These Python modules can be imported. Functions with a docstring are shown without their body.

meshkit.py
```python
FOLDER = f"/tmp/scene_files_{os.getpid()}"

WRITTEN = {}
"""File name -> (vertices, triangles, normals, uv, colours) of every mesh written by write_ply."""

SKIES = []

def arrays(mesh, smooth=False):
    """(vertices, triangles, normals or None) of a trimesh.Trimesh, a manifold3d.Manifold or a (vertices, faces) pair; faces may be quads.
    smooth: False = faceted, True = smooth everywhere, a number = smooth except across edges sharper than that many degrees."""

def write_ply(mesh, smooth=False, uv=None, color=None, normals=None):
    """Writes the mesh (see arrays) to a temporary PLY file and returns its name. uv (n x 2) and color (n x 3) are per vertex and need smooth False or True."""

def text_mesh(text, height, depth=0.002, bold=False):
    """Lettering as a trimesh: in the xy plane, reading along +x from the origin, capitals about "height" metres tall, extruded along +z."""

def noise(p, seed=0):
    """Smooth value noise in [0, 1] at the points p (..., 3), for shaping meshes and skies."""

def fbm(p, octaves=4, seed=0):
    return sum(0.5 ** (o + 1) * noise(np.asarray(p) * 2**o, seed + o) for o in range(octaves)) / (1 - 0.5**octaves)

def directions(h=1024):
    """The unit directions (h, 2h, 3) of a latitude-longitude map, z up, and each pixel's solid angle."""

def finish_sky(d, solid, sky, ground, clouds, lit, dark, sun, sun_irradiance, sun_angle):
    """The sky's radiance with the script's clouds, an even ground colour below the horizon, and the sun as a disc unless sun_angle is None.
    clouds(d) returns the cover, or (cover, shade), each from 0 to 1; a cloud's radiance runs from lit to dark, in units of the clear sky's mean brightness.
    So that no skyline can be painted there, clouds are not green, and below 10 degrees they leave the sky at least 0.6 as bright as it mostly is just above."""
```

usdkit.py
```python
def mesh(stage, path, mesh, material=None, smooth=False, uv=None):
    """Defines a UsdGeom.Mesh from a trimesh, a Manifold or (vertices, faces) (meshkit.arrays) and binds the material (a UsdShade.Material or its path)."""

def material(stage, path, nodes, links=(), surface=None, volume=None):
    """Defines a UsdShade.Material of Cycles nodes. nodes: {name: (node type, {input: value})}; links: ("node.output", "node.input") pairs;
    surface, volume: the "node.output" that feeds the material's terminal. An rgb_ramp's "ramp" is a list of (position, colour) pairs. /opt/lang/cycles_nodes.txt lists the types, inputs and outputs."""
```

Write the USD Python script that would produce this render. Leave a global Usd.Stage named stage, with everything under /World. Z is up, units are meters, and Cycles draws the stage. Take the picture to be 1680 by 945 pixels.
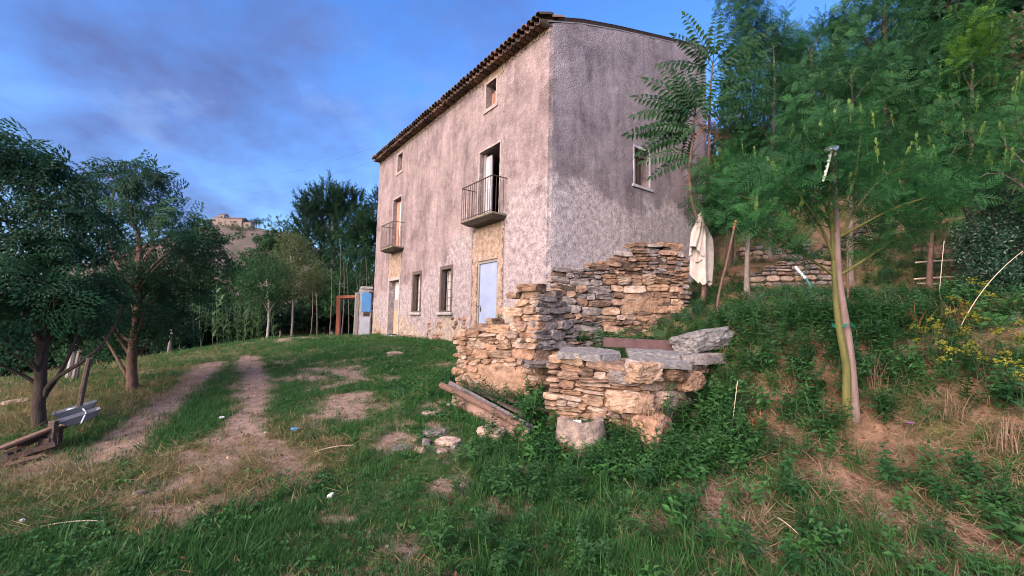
import math, random
import numpy as np, trimesh, manifold3d as m3, usdkit
from scipy.interpolate import RBFInterpolator
from meshkit import fbm, noise
from pxr import Gf, Sdf, Usd, UsdGeom, UsdLux, UsdShade, Vt

stage = Usd.Stage.CreateInMemory()
UsdGeom.SetStageUpAxis(stage, 'Z')
UsdGeom.SetStageMetersPerUnit(stage, 1.0)
UsdGeom.Xform.Define(stage, '/World')
RNG = np.random.default_rng(7)

# ------------------------------------------------------------------ camera
EYE = np.array([0.0, 0.0, 1.6])
FPX, PITCH, ROLL = 705.0, math.radians(4.445), math.radians(-1.2335)
cam = UsdGeom.Camera.Define(stage, '/World/camera')
cam.CreateHorizontalApertureAttr(36.0)
cam.CreateVerticalApertureAttr(36.0 * 9 / 16)
cam.CreateFocalLengthAttr(36.0 * FPX / 1680)
cam.CreateClippingRangeAttr((0.05, 5000.0))
_f = np.array([0, math.cos(PITCH), math.sin(PITCH)])
_u = np.array([0, -math.sin(PITCH), math.cos(PITCH)])
_r = np.array([1.0, 0, 0])
_right = _r * math.cos(ROLL) - _u * math.sin(ROLL)
_up = _r * math.sin(ROLL) + _u * math.cos(ROLL)
_m = Gf.Matrix4d(*[float(x) for x in (*_right, 0, *_up, 0, *(-_f), 0, *EYE, 1)])
cam.AddTransformOp().Set(_m)
cam.CreateExposureAttr(2.85)

def ray(px, py):
    """Direction through a pixel of the 1680 x 945 photograph: used to read real positions off the photograph."""
    return _f + _right * ((px - 840) / FPX) - _up * ((py - 472.5) / FPX)

def at(px, py, depth):
    d = ray(px, py)
    return EYE + d * (depth / d[1])

# ------------------------------------------------------------------ light
SUN = np.array([-0.58, -0.70, 0.55]); SUN /= np.linalg.norm(SUN)
ELEV, AZ = math.asin(SUN[2]), math.atan2(SUN[0], SUN[1])
LOOKS = '/World/Looks'
SKY_STRENGTH = 0.052
CLOUD = 1 / (SKY_STRENGTH * 2 ** 2.85)      # cloud tones above are as they look at this exposure
skymat = usdkit.material(stage, LOOKS + '/sky', {
    'sky': ('sky_texture', {'sky_type': 'single_scattering', 'sun_disc': False, 'sun_elevation': 0.30, 'sun_rotation': AZ, 'altitude': 100.0,
                            'air_density': 1.0, 'aerosol_density': 0.6, 'ozone_density': 3.0}),
    'hsv': ('hsv', {'hue': 0.515, 'saturation': 1.22, 'value': 1.10}),
    'co': ('texture_coordinate', {}),
    'mp': ('mapping', {'scale': (1.0, 1.0, 1.7), 'rotation': (0.0, 0.30, 0.0), 'location': (0.62, 0.2, 0.55)}),
    'n1': ('noise_texture', {'scale': 3.2, 'detail': 8.0, 'roughness': 0.56, 'distortion': 0.15}),
    'n2': ('noise_texture', {'scale': 4.0, 'detail': 5.0, 'roughness': 0.55}),
    # more cloud to the left (-x) of the view than to the right
    'sx': ('separate_xyz', {}),
    'lr': ('map_range', {'from_min': -0.60, 'from_max': 0.22, 'to_min': 0.12, 'to_max': -0.17, 'clamp': True}),
    'ad': ('math', {'math_type': 'add'}),
    'cover': ('rgb_ramp', {'ramp': [(0.40, (0, 0, 0)), (0.70, (1, 1, 1))]}),
    'shade': ('rgb_ramp', {'ramp': [(0.30, (0.140, 0.205, 0.50)), (0.46, (0.155, 0.235, 0.57)), (0.56, (0.175, 0.275, 0.66)), (0.66, (0.29, 0.42, 0.80))]}),
    'sc': ('mix_color', {'blend_type': 'multiply', 'fac': 1.0, 'b': (CLOUD, CLOUD, CLOUD), 'use_clamp': False}),
    'mix': ('mix', {'mix_type': 'mix'}),
    'bg': ('background_shader', {'strength': SKY_STRENGTH}),
}, [('sky.color', 'hsv.color'), ('co.generated', 'mp.vector'), ('mp.vector', 'n1.vector'), ('mp.vector', 'n2.vector'), ('co.generated', 'sx.vector'),
    ('sx.x', 'lr.value'), ('n1.fac', 'ad.value1'), ('lr.result', 'ad.value2'), ('ad.value', 'cover.fac'), ('n2.fac', 'shade.fac'),
    ('shade.color', 'sc.a'), ('hsv.color', 'mix.color1'), ('sc.result', 'mix.color2'), ('cover.color', 'mix.fac'), ('mix.color', 'bg.color')], surface='bg.background')
dome = UsdLux.DomeLight.Define(stage, '/World/sky')
UsdShade.MaterialBindingAPI.Apply(dome.GetPrim()).Bind(skymat)
sun = UsdLux.DistantLight.Define(stage, '/World/sun')
sun.CreateIntensityAttr(0.40)
sun.CreateAngleAttr(65.0)
sun.CreateNormalizeAttr(True)
sun.CreateColorAttr(Gf.Vec3f(1.0, 0.81, 0.70))
_rot = Gf.Rotation(Gf.Vec3d(0, 0, 1), Gf.Vec3d(*[float(x) for x in SUN]))
sun.AddTransformOp().Set(Gf.Matrix4d(_rot, Gf.Vec3d(0, 0, 0)))

# ------------------------------------------------------------------ small helpers
_names = {}
def numbered(parent, name):
    k = _names.get((parent, name), 0)
    _names[(parent, name)] = k + 1
    return f'{parent}/{name}' if k == 0 else f'{parent}/{name}_{k:03d}'

def tag(prim, label=None, cat=None, group=None, kind=None):
    for k, v in (('label', label), ('category', cat), ('group', group), ('kind', kind)):
        if v:
            prim.SetCustomDataByKey(k, v)
    return prim

def thing(name, label, cat, loc=(0, 0, 0), rot=0.0, group=None):
    x = UsdGeom.Xform.Define(stage, numbered('/World', name))
    x.AddTranslateOp().Set(Gf.Vec3d(*[float(v) for v in loc]))
    if rot:
        x.AddRotateZOp().Set(math.degrees(rot))
    return tag(x.GetPrim(), label, cat, group)

def part(parent, name, mesh, mat, smooth=False, label=None, prim=None):
    path = numbered(str(parent.GetPath()) if parent else '/World', name)
    m = usdkit.mesh(stage, path, mesh, mat, smooth)
    if label:
        tag(m.GetPrim(), label)
    return m.GetPrim()

def copy_of(src, name, loc, rot, scale, label, group=None):
    x = UsdGeom.Xform.Define(stage, numbered('/World', name))
    x.AddTranslateOp().Set(Gf.Vec3d(*[float(v) for v in loc]))
    x.AddRotateZOp().Set(math.degrees(rot))
    x.AddScaleOp().Set(Gf.Vec3f(*[float(scale)] * 3))
    p = x.GetPrim()
    d = src.GetCustomData()
    p.GetReferences().AddInternalReference(src.GetPath())
    p.SetInstanceable(True)
    return tag(p, label, d['category'], group or d.get('group'))

def primvar(prim, name, rgb):
    UsdGeom.PrimvarsAPI(prim).CreatePrimvar(name, Sdf.ValueTypeNames.Color3fArray, 'vertex').Set(Vt.Vec3fArray.FromNumpy(np.ascontiguousarray(rgb, np.float32)))

def quats(R):
    """(n,3,3) rotation matrices (columns are the axes) to (n,4) quaternions x, y, z, w."""
    from scipy.spatial.transform import Rotation
    return Rotation.from_matrix(R).as_quat()

def instancer(parent, name, protos, pos, R, scale, idx, kind='stuff'):
    """protos: list of (mesh, material). A PointInstancer of alike small pieces."""
    path = numbered(str(parent.GetPath()) if parent else '/World', name)
    pi = UsdGeom.PointInstancer.Define(stage, path)
    rel = pi.CreatePrototypesRel()
    for k, (mesh, mat) in enumerate(protos):
        p = f'{path}/sprig_{k:03d}'
        usdkit.mesh(stage, p, mesh, mat)
        rel.AddTarget(p)
    pos = np.asarray(pos, np.float32)
    pi.CreatePositionsAttr(Vt.Vec3fArray.FromNumpy(pos))
    q = quats(R)
    pi.CreateOrientationsAttr(Vt.QuathArray([Gf.Quath(float(w), float(x), float(y), float(z)) for x, y, z, w in q]))
    s = np.asarray(scale, np.float32)
    if s.ndim == 1:
        s = np.repeat(s[:, None], 3, 1)
    pi.CreateScalesAttr(Vt.Vec3fArray.FromNumpy(np.ascontiguousarray(s)))
    pi.CreateProtoIndicesAttr(Vt.IntArray.FromNumpy(np.asarray(idx, np.int32)))
    if kind:
        tag(pi.GetPrim(), kind=kind)
    return pi.GetPrim()

def box(x0, x1, y0, y1, z0, z1, bevel=0.0):
    if bevel:
        b = bevel
        pts = [(x, y, z) for x in (x0 + b, x1 - b) for y in (y0 + b, y1 - b) for z in (z0, z1)]
        pts += [(x, y, z) for x in (x0, x1) for y in (y0 + b, y1 - b) for z in (z0 + b, z1 - b)]
        pts += [(x, y, z) for x in (x0 + b, x1 - b) for y in (y0, y1) for z in (z0 + b, z1 - b)]
        return trimesh.convex.convex_hull(np.array(pts))
    m = trimesh.creation.box([x1 - x0, y1 - y0, z1 - z0])
    m.apply_translation([(x0 + x1) / 2, (y0 + y1) / 2, (z0 + z1) / 2])
    return m

def tube(points, radii, sides=8, cap=True):
    p = np.asarray(points, float)
    r = np.broadcast_to(np.asarray(radii, float), (len(p),))
    t = np.gradient(p, axis=0)
    t /= np.linalg.norm(t, axis=1, keepdims=True) + 1e-12
    ref = np.array([1.0, 0, 0]) if abs(t[0, 0]) < 0.8 else np.array([0, 1.0, 0])
    a = np.cross(t, ref); a /= np.linalg.norm(a, axis=1, keepdims=True) + 1e-12
    b = np.cross(t, a)
    an = np.arange(sides) * 2 * np.pi / sides
    v = p[:, None] + r[:, None, None] * (np.cos(an)[None, :, None] * a[:, None] + np.sin(an)[None, :, None] * b[:, None])
    i, j = np.meshgrid(np.arange(len(p) - 1), np.arange(sides), indexing='ij')
    q = np.stack([i * sides + j, i * sides + (j + 1) % sides, (i + 1) * sides + (j + 1) % sides, (i + 1) * sides + j], -1).reshape(-1, 4)
    f = np.vstack([q[:, [0, 1, 2]], q[:, [0, 2, 3]]])
    V = v.reshape(-1, 3)
    if cap:
        n = len(V)
        V = np.vstack([V, p[0], p[-1]])
        k = np.arange(sides)
        e = (len(p) - 1) * sides
        f = np.vstack([f, np.stack([np.full(sides, n), (k + 1) % sides, k], 1), np.stack([np.full(sides, n + 1), e + k, e + (k + 1) % sides], 1)])
    return trimesh.Trimesh(V, f, process=False)

def curve(points, n=8):
    """Smooth path through the given points."""
    from scipy.interpolate import CubicSpline
    p = np.asarray(points, float)
    if len(p) == 2:
        return p[0] + (p[1] - p[0]) * np.linspace(0, 1, n)[:, None]
    d = np.r_[0, np.cumsum(np.linalg.norm(np.diff(p, axis=0), axis=1))]
    return CubicSpline(d, p)(np.linspace(0, d[-1], n))

cat = trimesh.util.concatenate

# ------------------------------------------------------------------ materials
def M(name, c1, c2, scale=6.0, rough=0.85, bump=0.0, bscale=40.0, detail=6.0, c3=None, spec=0.25, stretch=None, rnd=0.0):
    """Two or three tone noise, a relief, and an even tint that differs from piece to piece (rnd)."""
    nodes = {'g': ('geometry', {}), 'n': ('noise_texture', {'scale': scale, 'detail': detail, 'roughness': 0.6}),
             'r': ('rgb_ramp', {'ramp': [(0.3, c1), (0.7, c2)] if c3 is None else [(0.28, c1), (0.5, c2), (0.72, c3)]}),
             'p': ('principled_bsdf', {'roughness': rough, 'specular_ior_level': spec})}
    links = [('n.fac', 'r.fac')]
    src = 'g.position'
    if stretch:
        nodes['mp'] = ('mapping', {'scale': stretch}); links.append(('g.position', 'mp.vector')); src = 'mp.vector'
    links.append((src, 'n.vector'))
    col = 'r.color'
    if rnd:
        nodes['o'] = ('object_info', {}); nodes['mr'] = ('map_range', {'to_min': 1 - rnd, 'to_max': 1 + rnd})
        nodes['h'] = ('hsv', {}); links += [('o.random', 'mr.value'), ('mr.result', 'h.value'), ('r.color', 'h.color')]
        col = 'h.color'
    links.append((col, 'p.base_color'))
    if bump:
        nodes['bn'] = ('noise_texture', {'scale': bscale, 'detail': 5.0, 'roughness': 0.65})
        nodes['b'] = ('bump', {'strength': 1.0, 'distance': bump})
        links += [(src, 'bn.vector'), ('bn.fac', 'b.height'), ('b.normal', 'p.normal')]
    return usdkit.material(stage, f'{LOOKS}/{name}', nodes, links, surface='p.BSDF')

def leaf_mat(name, c1, c2, trans=0.3, rough=0.5, c3=None, spec=0.35):
    """Leaves: tone differs from sprig to sprig and from leaf to leaf; part of the light passes through."""
    return usdkit.material(stage, f'{LOOKS}/{name}', {
        'o': ('object_info', {}), 'g': ('geometry', {}), 'a': ('math', {'math_type': 'multiply_add', 'value2': 0.5, 'value3': 0.0}),
        'm': ('math', {'math_type': 'multiply_add', 'value2': 0.5}),
        'r': ('rgb_ramp', {'ramp': [(0.12, c1), (0.62, c2), (0.97, c3 or c2)]}),
        'p': ('principled_bsdf', {'roughness': rough, 'specular_ior_level': spec}), 't': ('translucent_bsdf', {}),
        'x': ('mix_closure', {'fac': trans})},
        [('g.random_per_island', 'a.value1'), ('o.random', 'm.value1'), ('a.value', 'm.value3'), ('m.value', 'r.fac'), ('r.color', 'p.base_color'), ('r.color', 't.color'),
         ('p.BSDF', 'x.closure1'), ('t.BSDF', 'x.closure2')], surface='x.closure')

# ------------------------------------------------------------------ ground
CORNER, PHI = np.array([0.7775, 9.9]), math.radians(36.488)
E1 = np.array([-math.sin(PHI), math.cos(PHI)])        # along the facade, away from the near corner
E2 = np.array([math.cos(PHI), math.sin(PHI)])         # along the gable
def hp(s, u):
    return CORNER + s * E2 + u * E1

_ctl = [(0, 0, 0), (0, 2.9, 0), (-3, 2.6, -.02), (3, 2.3, .16), (1.5, 3, .05), (0, -6, -.3), (-6, -5, -.7), (6, -5, .7), (-5.95, 5.6, .08), (-6.86, 7.9, .18), (-4.5, 4, 0),
        (-11.3, 9.7, -.02), (-8.9, 13, .45), (-8.1, 15.6, .78), (-14, 6, -.6), (-18, 14, -1.4), (-14, 20, -.4), (-11, 20, .45), (-9, 26, .3), (-6.25, 10.7, .45), (-3.46, 5.7, .22),
        (*hp(0, 11.8), .86), (*hp(0, 9), .92), (*hp(0, 6), .93), (*hp(0, 3), .95), (*hp(0, 0), 1.05), (*hp(-2, 9), .80), (*hp(-2, 6), .80), (*hp(-2, 3), .74), (*hp(-2.2, .5), .62), (*hp(-4, 9), .66), (*hp(-4, 5), .52),
        (*hp(0, 14), .8), (-.75, 6.6, .48), (.37, 5.95, .42), (.74, 5.07, .3), (1.46, 4.6, .22), (1.4, 6.3, .75), (2.4, 7.2, 1.05), (.9, 8.6, 1.0), (2.3, 5.15, .62), (2.2, 4.5, .38), (2.7, 5.3, 1.0),
        (3.31, 4.25, .70), (2.6, 3.9, .40), (3.8, 3.43, .42), (2.2, 3, .12), (3, 2.5, .2), (5, 3, .8), (5.5, 4.2, 1.35), (3.3, 5.2, 1.35), (4.3, 5.4, 1.60), (5.9, 5.4, 1.85), (3.2, 6.4, 1.62),
        (4, 7.2, 1.85), (5.1, 8.8, 2.32), (5.3, 9.3, 2.5), (6.9, 9.2, 2.6), (5.4, 9.75, 2.95), (7.0, 9.7, 3.05), (3.8, 8.6, 2.0), (*hp(7.1, 0), 2.85), (*hp(4, -.5), 2.1), (*hp(7.5, -2), 2.7), (7.4, 13.6, 3.75), (9, 13.6, 3.95), (7.6, 14.4, 4.25),
        (8.5, 11, 3.4), (11, 12.5, 4.5), (12, 17, 6.6), (10, 20, 7.6), (20, 20, 11), (28, 12, 11.5), (13, 7, 4.0), (9, 5, 2.7), (8, 2.5, 1.7), (8, -1, 1.1), (20, 0, 5), (16, 32, 14), (*hp(8, 5), 3.6), (*hp(9, 12), 3.2), (*hp(3, 14), 1.4),
        (30, 40, 20), (-30, 0, -3), (-30, 30, -3.5), (-10, 40, .5), (-3, 34, 1.5), (40, -20, 8), (0, -25, -1.2), (-25, -20, -3)]
_ctl = np.array(_ctl)
_rbf = RBFInterpolator(_ctl[:, :2], _ctl[:, 2], kernel='thin_plate_spline', smoothing=0.004)
_grid_cache = {}
def ground_base(xy):
    xy = np.atleast_2d(np.asarray(xy, float))
    r = np.hypot(xy[:, 0], xy[:, 1] - 8)
    lim = 38.0
    k = np.minimum(1, lim / np.maximum(r, 1e-6))
    z = _rbf(np.stack([xy[:, 0] * k, (xy[:, 1] - 8) * k + 8], 1))
    over = np.clip((r - lim) / 60, 0, 1)
    far = np.where(xy[:, 0] > 0, 16 * np.tanh(xy[:, 0] / 40), 9 * np.tanh(xy[:, 0] / 40))
    return z * (1 - over) + far * over

# fine lattice, so that thousands of plants can be put on the ground cheaply
_gx, _gy = np.arange(-46, 46.01, 0.2), np.arange(-20, 46.01, 0.2)
from scipy.interpolate import RegularGridInterpolator
_GX, _GY = np.meshgrid(_gx, _gy, indexing='ij')
_lump = lambda x, y: 0.07 * (fbm(np.stack([x * .9, y * .9, x * 0], -1), 4, 3) - .5) + 0.03 * (fbm(np.stack([x * 4, y * 4, x * 0], -1), 3, 5) - .5)
_Z = ground_base(np.stack([_GX.ravel(), _GY.ravel()], 1)).reshape(_GX.shape) + _lump(_GX, _GY)
_gi = RegularGridInterpolator((_gx, _gy), _Z, bounds_error=False, fill_value=None)
def gz(x, y):
    x, y = np.asarray(x, float), np.asarray(y, float)
    return _gi(np.stack([x, y], -1))
def g(x, y):
    return float(np.ravel(gz(x, y))[0])

def hit(px, py):
    """Where the ray through a pixel of the photograph meets the ground."""
    d = ray(px, py)
    t = np.geomspace(1.5, 60, 900)
    P = EYE + d * t[:, None]
    below = P[:, 2] < gz(P[:, 0], P[:, 1])
    k = int(np.argmax(below)) if below.any() else len(t) - 1
    return P[k]

# bare earth: tracks and patches (read off the photograph, as places on the ground)
from shapely.geometry import LineString, Point, Polygon
import shapely
def _line(pts):
    return LineString([hit(*p)[:2] for p in pts])
def _poly(pts):
    return Polygon([hit(*p)[:2] for p in pts]).buffer(0)
_tracks = [(_line([(345, 598), (310, 630), (265, 668), (215, 712), (175, 750)]), .26), (_line([(405, 586), (418, 620), (418, 655), (402, 690), (375, 730), (330, 790)]), .25),
           (_line([(400, 690), (430, 735), (480, 775)]), .20), (_line([(1640, 900), (1480, 845), (1390, 790), (1310, 745), (1235, 690)]), .17), (_line([(1175, 800), (1180, 880)]), .10)]
_patch = [[(480, 605), (590, 600), (610, 625), (500, 645)], [(530, 650), (612, 640), (600, 690), (510, 690)], [(440, 750), (520, 735), (520, 800), (450, 800)], [(130, 830), (330, 780), (420, 790), (300, 870)],
          [(680, 690), (740, 690), (760, 745), (700, 745)], [(0, 740), (60, 735), (150, 770), (30, 800)], [(1195, 890), (1260, 875), (1300, 945), (1190, 945)], [(1180, 640), (1290, 620), (1330, 700), (1210, 730)],
          [(690, 650), (730, 655), (720, 690), (680, 680)], [(270, 740), (420, 700), (470, 740), (300, 790)], [(470, 548), (590, 538), (600, 552), (450, 562)], [(1440, 840), (1520, 850), (1510, 880), (1430, 870)], [(600, 700), (680, 690), (690, 740), (610, 740)],
          [(640, 900), (690, 895), (690, 930), (640, 935)], [(720, 790), (760, 785), (760, 815), (715, 815)], [(1040, 855), (1100, 850), (1100, 880), (1040, 880)]]
_patch = [_poly(p) for p in _patch]
_dryl = [_poly([(0, 640), (60, 635), (170, 650), (150, 700), (0, 720)]), _poly([(150, 640), (300, 620), (260, 660), (150, 690)]), _poly([(220, 760), (470, 700), (560, 740), (430, 810), (240, 850)]), _poly([(0, 745), (200, 770), (260, 850), (0, 850)])]
_dryr = [_poly([(1200, 640), (1300, 600), (1680, 560), (1680, 760), (1480, 800), (1330, 760), (1220, 730)])]

def ground_masks(x, y):
    """bare (0..1) and dry (0..1) at points of the ground."""
    x, y = np.asarray(x, float), np.asarray(y, float)
    P = shapely.points(x, y)
    nz = fbm(np.stack([x * 2.2, y * 2.2, x * 0], -1), 4, 11) - .5
    nf = fbm(np.stack([x * 7, y * 7, x * 0], -1), 3, 12) - .5
    bare = np.zeros_like(x)
    for p in _patch:
        d = np.where(shapely.contains(p, P), -1, 1) * shapely.distance(p.exterior, P)
        bare = np.maximum(bare, np.clip(.5 - d / .18 + 1.5 * nz + 1.3 * nf, 0, 1) * .95)
    bare = np.maximum(bare, np.clip((fbm(np.stack([x * 1.6, y * 1.6, x * 0], -1), 5, 21) - .61) * 9, 0, .7))
    bare = np.clip(bare * (1 - np.clip((fbm(np.stack([x * 2.6, y * 2.6, x * 0 + 5], -1), 4, 23) - .5) * 4, 0, .6) * np.clip(1 - (x - .9) / .5, 0, 1)), 0, 1)
    dry = np.zeros_like(x)
    for p in _dryl + _dryr:
        d = np.where(shapely.contains(p, P), -1, 1) * shapely.distance(p.exterior, P)
        dry = np.maximum(dry, np.clip(.6 - d / .6 + 1.2 * nz, 0, 1))
    left = np.clip((-x - 5.5 - .12 * y) / 3, 0, 1) * np.clip((16 - y) / 6, 0, 1)
    dry = np.maximum(dry, left * np.clip(.75 + 1.6 * nz, 0, 1))
    for line, w in _tracks:
        d = shapely.distance(line, P) / w
        bare = np.maximum(bare, np.clip(1.60 - d + .8 * nz + 1.0 * nf, 0, 1))
    bare = np.maximum(bare, np.clip((x - 1.6) / .6, 0, 1) * np.clip((6 - y) / 1, 0, 1) * np.clip((fbm(np.stack([x * 1.8, y * 1.8, x * 0 + 3], -1), 4, 33) - .50) * 7, 0, .9))
    up = np.clip((x - 3.4) / 1.5, 0, 1) * np.clip((y - 5.5) / 2, 0, 1)
    dry = np.maximum(dry, up * np.clip(.35 + 2.2 * nz, 0, 1))
    bare = np.maximum(bare, up * np.clip((fbm(np.stack([x * .8, y * .8, x * 0], -1), 4, 31) - .53) * 7, 0, .85))
    return np.clip(bare, 0, 1), np.clip(dry, 0, 1)

def make_ground():
    rr = np.concatenate([[0], np.geomspace(0.5, 46, 260), np.geomspace(52, 1500, 26)])
    front = np.linspace(-62, 62, 330)
    back = np.linspace(62, 298, 60)[1:-1]
    th = np.radians(np.concatenate([front, back]))
    n = len(th)
    X, Y = np.outer(rr[1:], np.sin(th)), np.outer(rr[1:], np.cos(th))
    near = (np.abs(X) < 45) & (Y > -19) & (Y < 45)
    Z = np.empty_like(X)
    Z[near] = gz(X[near], Y[near])
    Z[~near] = ground_base(np.stack([X[~near], Y[~near]], 1)) + _lump(X[~near], Y[~near])
    V = np.vstack([[0, 0, g(0, 0)], np.stack([X.ravel(), Y.ravel(), Z.ravel()], 1)])
    R_, T_ = np.meshgrid(np.arange(len(rr) - 2), np.arange(n), indexing='ij')
    a = 1 + R_ * n + T_; b = 1 + R_ * n + (T_ + 1) % n; c = b + n; d = a + n
    F = np.vstack([np.stack([a, d, c], -1).reshape(-1, 3), np.stack([a, c, b], -1).reshape(-1, 3), np.stack([np.zeros(n, int), 1 + np.arange(n), 1 + (np.arange(n) + 1) % n], 1)])
    bare, dry = np.zeros(len(V)), np.zeros(len(V))
    k = np.hypot(V[:, 0], V[:, 1]) < 40
    bare[k], dry[k] = ground_masks(V[k, 0], V[k, 1])
    dry[~k] = .3
    mesh = trimesh.Trimesh(V, F, process=False)
    p = part(None, 'ground', mesh, ground_mat, True)
    primvar(p, 'cover', np.stack([bare, dry, np.clip((V[:, 0] - 1.5) / 1.5, 0, 1)], 1))
    tag(p, 'sloping grassy yard with worn earth tracks and bank on the right', 'ground', kind='structure')

ground_mat = usdkit.material(stage, LOOKS + '/ground', {
    'a': ('attribute', {'attribute': 'cover'}), 's': ('separate_color', {}), 'g': ('geometry', {}),
    'n': ('noise_texture', {'scale': 9.0, 'detail': 8.0, 'roughness': 0.7}), 'n2': ('noise_texture', {'scale': 55.0, 'detail': 4.0, 'roughness': 0.6}),
    'pb': ('voronoi_texture', {'scale': 42.0}),
    'earth': ('rgb_ramp', {'ramp': [(0.25, (.13, .088, .07)), (0.5, (.235, .165, .135)), (0.75, (.36, .27, .225))]}),
    'red': ('rgb_ramp', {'ramp': [(0.25, (.14, .075, .05)), (0.5, (.26, .15, .10)), (0.75, (.37, .23, .16))]}),
    'em': ('mix', {}),
    'grass': ('rgb_ramp', {'ramp': [(0.3, (.030, .052, .018)), (0.7, (.070, .105, .036))]}),
    'straw': ('rgb_ramp', {'ramp': [(0.3, (.10, .075, .035)), (0.7, (.24, .18, .09))]}),
    'gm': ('mix', {}), 'bb': ('math', {'math_type': 'multiply_add', 'value2': 1.1, 'value3': -0.5}), 'b2': ('math', {'math_type': 'add', 'use_clamp': True}), 'fm': ('mix', {}),
    'hm': ('math', {'math_type': 'multiply_add', 'value2': 0.6}), 'b': ('bump', {'strength': 1.0, 'distance': 0.035}),
    'p': ('principled_bsdf', {'roughness': 0.95, 'specular_ior_level': 0.1})},
    [('a.color', 's.color'), ('g.position', 'n.vector'), ('g.position', 'n2.vector'), ('g.position', 'pb.vector'), ('n.fac', 'earth.fac'), ('n.fac', 'red.fac'), ('s.b', 'em.fac'), ('earth.color', 'em.color1'), ('red.color', 'em.color2'),
     ('n2.fac', 'grass.fac'), ('n2.fac', 'straw.fac'), ('s.g', 'gm.fac'), ('grass.color', 'gm.color1'), ('straw.color', 'gm.color2'),
     ('n2.fac', 'bb.value1'), ('bb.value', 'b2.value1'), ('s.r', 'b2.value2'), ('b2.value', 'fm.fac'), ('gm.color', 'fm.color1'), ('em.color', 'fm.color2'), ('fm.color', 'p.base_color'),
     ('n2.fac', 'hm.value1'), ('n.fac', 'hm.value3'), ('hm.value', 'b.height'), ('b.normal', 'p.normal')], surface='p.BSDF')
make_ground()

# ------------------------------------------------------------------ the house
def Bx(x0, x1, y0, y1, z0, z1):
    return m3.Manifold.cube([x1 - x0, y1 - y0, z1 - z0]).translate([x0, y0, z0])

HL, HW, EAVE = 11.8, 7.1, 8.80
def roof_z(s):
    return EAVE + 0.06 + np.interp(s, [-.6, 0, 1.13, 2.47, 4.97, 7.1], [-.2, 0, .45, .88, 1.60, 2.2])

def worn(m, amp=.009, step=.07):
    """Old stone or wood trim: edges and faces lightly uneven."""
    v, f = trimesh.remesh.subdivide_to_size(m.vertices, m.faces, step)
    v = v + amp * 2 * np.stack([fbm(v * 7 + 9 * k, 3, 30 + k) - .5 for k in range(3)], 1)
    return trimesh.Trimesh(v, f, process=False)

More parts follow.
